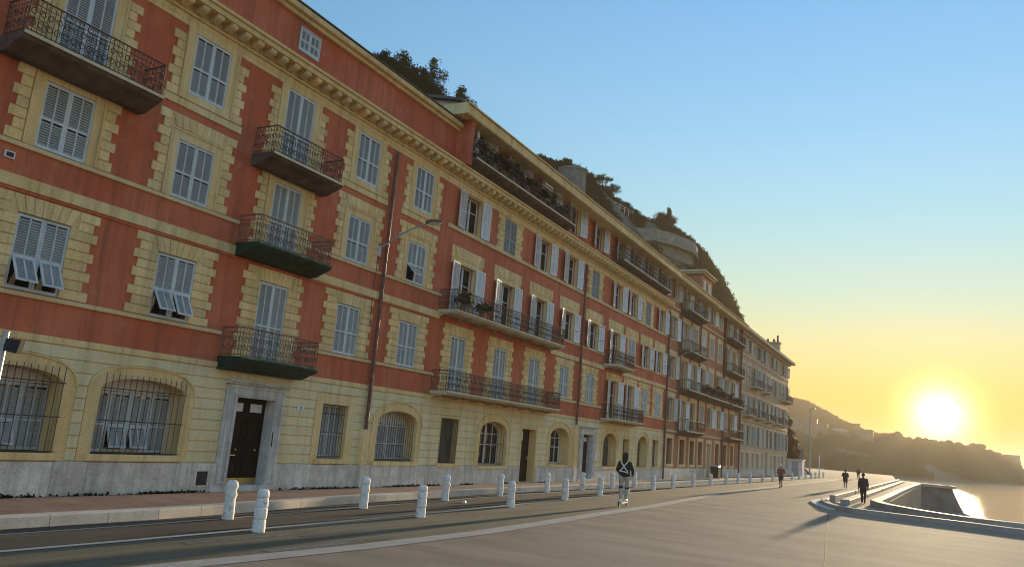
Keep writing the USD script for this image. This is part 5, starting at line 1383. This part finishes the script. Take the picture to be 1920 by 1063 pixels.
def person(label, loc, rz, pose, col, group=None, shorts=False, hood=False, cap=None):
    """Faces local +y. pose: dict of joints (x, y, z) in metres for 'l' and 'r'."""
    t = thing('person', label, 'person', loc, rz)
    J = {k: np.array(v, float) for k, v in pose.items()}
    hd, nk, ch, pv = J['head'], J['neck'], J['chest'], J['pelvis']
    parts = [[(hd + [0, 0, .03], .088), (hd + [0, .012, -.03], .078), (hd + [0, .028, -.085], .05)], [(hd + [0, -.005, -.06], .058), (nk, .06)],
             [(nk, .06), (ch + [0, 0, .1], .10)], [(ch + [-.09, 0, .05], .10), (ch + [.09, 0, .05], .10)], [(ch + [-.07, 0, 0], .11), (pv + [-.06, 0, .08], .10)], [(ch + [.07, 0, 0], .11), (pv + [.06, 0, .08], .10)], [(pv + [-.08, 0, 0], .11), (pv + [.08, 0, 0], .11)],
             [(hd + [0, .085, -.015], .014), (hd + [0, .105, -.035], .017)], [(hd + [-.083, -.01, -.01], .02), (hd + [-.083, -.015, .02], .018)], [(hd + [.083, -.01, -.01], .02), (hd + [.083, -.015, .02], .018)]]
    for s in 'lr':
        sh, el, wr = J['sh' + s], J['el' + s], J['wr' + s]; hp, kn, an, to = J['hip' + s], J['kn' + s], J['an' + s], J['to' + s]
        parts += [[(sh, .062), (el, .045), (wr, .03)], [(hp, .095), (kn, .062), (an, .042)], [(an + [0, 0, -.03], .04), (to, .03)]]
        d = wr - el; d /= np.linalg.norm(d); sd = np.cross(d, [0, 0, 1.]); sd = sd / (np.linalg.norm(sd) + 1e-6); dn = np.cross(sd, d)
        pm = wr + d * .055; parts.append([(wr, .028), (pm, .036)])
        for i, (o_, L) in enumerate(((-.03, .062), (-.01, .075), (.01, .07), (.03, .055))):
            q0 = pm + d * .03 + sd * o_; q1 = q0 + d * L * .5 - dn * .008; q2 = q1 + d * L * .25 - dn * .03; parts.append([(q0, .0105), (q1, .0095), (q2, .0085)])
        inn = -1 if s == 'r' else 1
        parts.append([(wr + d * .03 + sd * .025 * inn, .013), (wr + d * .075 + sd * .06 * inn, .011), (wr + d * .105 + sd * .055 * inn - dn * .012, .009)])
    tmesh('body', hull_body(parts, .03, 4), 'skin', t, True)
    for x in (-.032, .032):
        m = trimesh.creation.icosphere(1, .011); m.apply_translation(hd + [x, .083, .012]); tmesh('eye', m, 'ink', t)
    m = MB(); c = hd + [0, .078, -.075]; m.box(c[0] - .024, c[0] + .024, c[1] - .004, c[1] + .006, c[2] - .004, c[2] + .004); m.build('mouth', 'lips', t)
    jk = [[(ch + [-.10, 0, .06], .125), (ch + [.10, 0, .06], .125)], [(ch + [-.08, 0, 0], .135), (pv + [-.075, 0, .02], .125)], [(ch + [.08, 0, 0], .135), (pv + [.075, 0, .02], .125)], [(pv + [-.075, 0, .0], .128), (pv + [.075, 0, .0], .128)], [(nk + [0, -.01, -.01], .075), (ch + [0, 0, .1], .125)]]
    for s in 'lr':
        sh, el, wr = J['sh' + s], J['el' + s], J['wr' + s]
        jk += [[(sh, .08), (el, .062), (el + (wr - el) * .88, .047)]]
    tmesh('jacket', hull_body(jk, .04, 5), col['top'], t, True)
    for s in 'lr':
        hp, kn, an = J['hip' + s], J['kn' + s], J['an' + s]
    tr = [[(pv + [-.08, 0, -.02], .122), (pv + [.08, 0, -.02], .122)]]
    for s in 'lr':
        hp, kn, an = J['hip' + s], J['kn' + s], J['an' + s]
        tr.append([(hp, .108), (hp + (kn - hp) * .85, .085)] if shorts else [(hp, .108), (kn, .078), (an + (kn - an) * .08, .058)])
    tmesh('shorts' if shorts else 'trousers', hull_body(tr, .04, 5), col['legs'], t, True)
    for s in 'lr':
        an, to = J['an' + s], J['to' + s]
        tmesh('shoe', hull_body([[(an + [0, -.02, -.035], .05), (to + [0, .01, .004], .038)], [(an, .05), (an + [0, 0, -.03], .052)]], .03, 3), col['shoe'], t, True)
    if hood:
        tmesh('hood', hull_body([[(hd + [0, -.02, .035], .108), (hd + [0, -.03, -.05], .105), (nk + [0, -.03, -.02], .095)]], .03, 4), col['hair'], t, True)
    else:
        tmesh('hair', hull_body([[(hd + [0, -.015, .04], .094), (hd + [0, -.03, -.01], .088)], [(hd + [0, .02, .07], .07), (hd + [0, -.02, .05], .08)]], .03, 4), col['hair'], t, True)
    if cap:
        tmesh('cap', hull_body([[(hd + [0, -.005, .06], .093), (hd + [0, .0, .075], .085)], [(hd + [-.03, .10, .055], .012), (hd + [.03, .10, .055], .012)], [(hd + [0, .05, .06], .05), (hd + [0, .12, .05], .018)]], .03, 3), cap, t, True)
    return t


simple('skin', (0.50, 0.30, 0.21), .6); simple('lips', (0.38, 0.16, 0.13), .6)
surf('black_cloth', (.010, .010, .011), (.022, .021, .022), 9, rough=.9, bump=.3, bscale=90)
surf('red_cloth', (.20, .035, .04), (.28, .05, .055), 9, rough=.9, bump=.3, bscale=90)
surf('light_cloth', (.36, .31, .26), (.46, .41, .35), 9, rough=.9, bump=.3, bscale=90)
surf('dark_blue_cloth', (.02, .022, .032), (.035, .036, .048), 9, rough=.9, bump=.3, bscale=90)
simple('reflective_strap', (.74, .76, .66), .5); simple('dark_hair', (.02, .015, .012), .7); simple('white_cap', (.75, .74, .72), .7); simple('white_shoe', (.7, .69, .66), .6)


def pose_stand(**kw):
    p = dict(head=(0, .02, 1.63), neck=(0, 0, 1.47), chest=(0, 0, 1.25), pelvis=(0, 0, .93))
    for s, x in (('l', -1), ('r', 1)):
        p['sh' + s] = (x * .185, 0, 1.38); p['el' + s] = (x * .24, -.03, 1.10); p['wr' + s] = (x * .25, .08, .87)
        p['hip' + s] = (x * .095, 0, .90); p['kn' + s] = (x * .10, .03, .49); p['an' + s] = (x * .10, -.01, .09); p['to' + s] = (x * .12, .14, .04)
    p.update(kw); return p


# the scooter rider
RX, RY = -10.0, 28.4
t = thing('kick_scooter', 'electric kick scooter under the rider in the harness', 'scooter', (RX, RY, 0.006), 4)
m = MB(); m.hexa([(-.075, -.42, .12), (.075, -.42, .12), (.075, .36, .12), (-.075, .36, .12), (-.075, -.42, .16), (.075, -.42, .16), (.075, .36, .16), (-.075, .36, .16)]); m.build('deck', 'white_plate', t)
for y in (-.52, .52):
    m = trimesh.creation.torus(.085, .028, major_sections=20, minor_sections=8); m.apply_transform(trimesh.transformations.rotation_matrix(math.pi / 2, [0, 1, 0])); m.apply_translation([0, y, .115]); w_ = tmesh('wheel', m, 'black_plastic', t)
    m = trimesh.creation.cylinder(.06, .04, sections=14); m.apply_transform(trimesh.transformations.rotation_matrix(math.pi / 2, [0, 1, 0])); m.apply_translation([0, y, .115]); tmesh('rim', m, 'white_plate', w_)
m = MB(); m.tube([(0, .36, .14), (0, .46, .2), (0, .44, .3), (0, .36, 1.08)], .024, 8); m.build('stem', 'grey_metal', t, 40)
m = MB(); m.tube([(-.24, .34, 1.09), (0, .36, 1.08), (.24, .34, 1.09)], .016, 7); m.build('handlebar', 'black_plastic', t, 40)
m = MB(); m.hexa([(-.05, -.62, .2), (.05, -.62, .2), (.05, -.36, .2), (-.05, -.36, .2), (-.05, -.6, .215), (.05, -.6, .215), (.05, -.36, .23), (-.05, -.36, .23)]); m.build('mudguard', 'white_plate', t)
ps_ = pose_stand(head=(0, .06, 1.64), neck=(0, .02, 1.48), anl=(-.055, -.16, .10), tol=(-.075, .0, .045), knl=(-.09, -.05, .51), anr=(.05, .10, .10), tor=(.06, .25, .045), knr=(.09, .12, .51),
                 elr=(.29, .04, 1.13), wrr=(.235, .28, .97), ell=(-.29, .04, 1.13), wrl=(-.235, .28, .97), hipl=(-.095, -.02, .9), hipr=(.095, .02, .9))
r_ = person('person in a black hooded jacket with pale crossed straps, riding a kick scooter away', (RX, RY, .166), 4, ps_, dict(top='black_cloth', legs='light_cloth', shoe='white_shoe', hair='black_cloth'), hood=True)
m = MB()
bk = lambda x, z: (x, -.152 + .02 * abs(x) * 4, z)
for p0, p1 in (((-.13, 1.43), (.05, 1.20)), ((.13, 1.43), (-.05, 1.20)), ((.05, 1.20), (.15, 1.09)), ((-.05, 1.20), (-.15, 1.09)), ((-.17, 1.10), (0, 1.08)), ((0, 1.08), (.17, 1.04))):
    a = np.array(bk(*p0)); b_ = np.array(bk(*p1)); d = b_ - a; n_ = np.array([-d[2], 0, d[0]]); n_ = n_ / np.linalg.norm(n_) * .02
    m.hexa([a - n_, b_ - n_, b_ - n_ + [0, .03, 0], a - n_ + [0, .03, 0], a + n_, b_ + n_, b_ + n_ + [0, .03, 0], a + n_ + [0, .03, 0]])
m.build('harness', 'reflective_strap', r_)
for s, x, y in (('l', -.09, -.05), ('r', .09, .12)):
    m = MB(); m.tube([(x, y + .0, .46), (x, y, .56)], .086, 10); m.build('knee_strap', 'black_cloth', r_)
# joggers
run = pose_stand(head=(0, .08, 1.60), neck=(0, .05, 1.45), chest=(0, .03, 1.23), shl=(-.18, .02, 1.36), shr=(.18, .02, 1.36),
                 ell=(-.26, -.14, 1.14), wrl=(-.17, .10, 1.13), elr=(.25, .02, 1.10), wrr=(.12, .22, 1.22),
                 knl=(-.09, .22, .55), anl=(-.08, .05, .16), tol=(-.09, .18, .10), knr=(.09, -.04, .48), anr=(.09, -.16, .085), tor=(.10, -.01, .04))
person('jogger with a pale cap, dark red top and dark shorts on the road', (-10.2, 64.6, 0), 176, run, dict(top='red_cloth', legs='black_cloth', shoe='black_cloth', hair='dark_hair'), shorts=True, cap='white_cap')
person('jogger all in black with bare calves, on the plaza beside the stone benches', (-6.85, 78.5, 0), 4, run, dict(top='black_cloth', legs='black_cloth', shoe='white_shoe', hair='dark_hair'), shorts=True)
walk = pose_stand(knl=(-.09, .12, .49), anl=(-.08, .20, .09), tol=(-.09, .34, .05), knr=(.09, -.02, .48), anr=(.09, -.22, .10), tor=(.09, -.08, .035), wrl=(-.24, -.12, .88), wrr=(.24, .2, .9), elr=(.25, .02, 1.1))
person('person in dark clothes walking between the benches and the sea parapet', (-3.62, 52.8, 0), 0, walk, dict(top='dark_blue_cloth', legs='black_cloth', shoe='black_cloth', hair='dark_hair'))
person('farthest tiny person standing in dark clothes near the far end of the plaza', (-10.3, 140, 0), 10, walk, dict(top='black_cloth', legs='dark_blue_cloth', shoe='black_cloth', hair='dark_hair'))

# ------------------------------------------------------------------ haze
m = MB(); m.box(-9500, 9500, -9500, 9500, SEA_Z - 4.5, 80)
tag(m.build('haze', 'haze'), 'thin golden morning haze over the sea front', 'haze', kind='stuff')
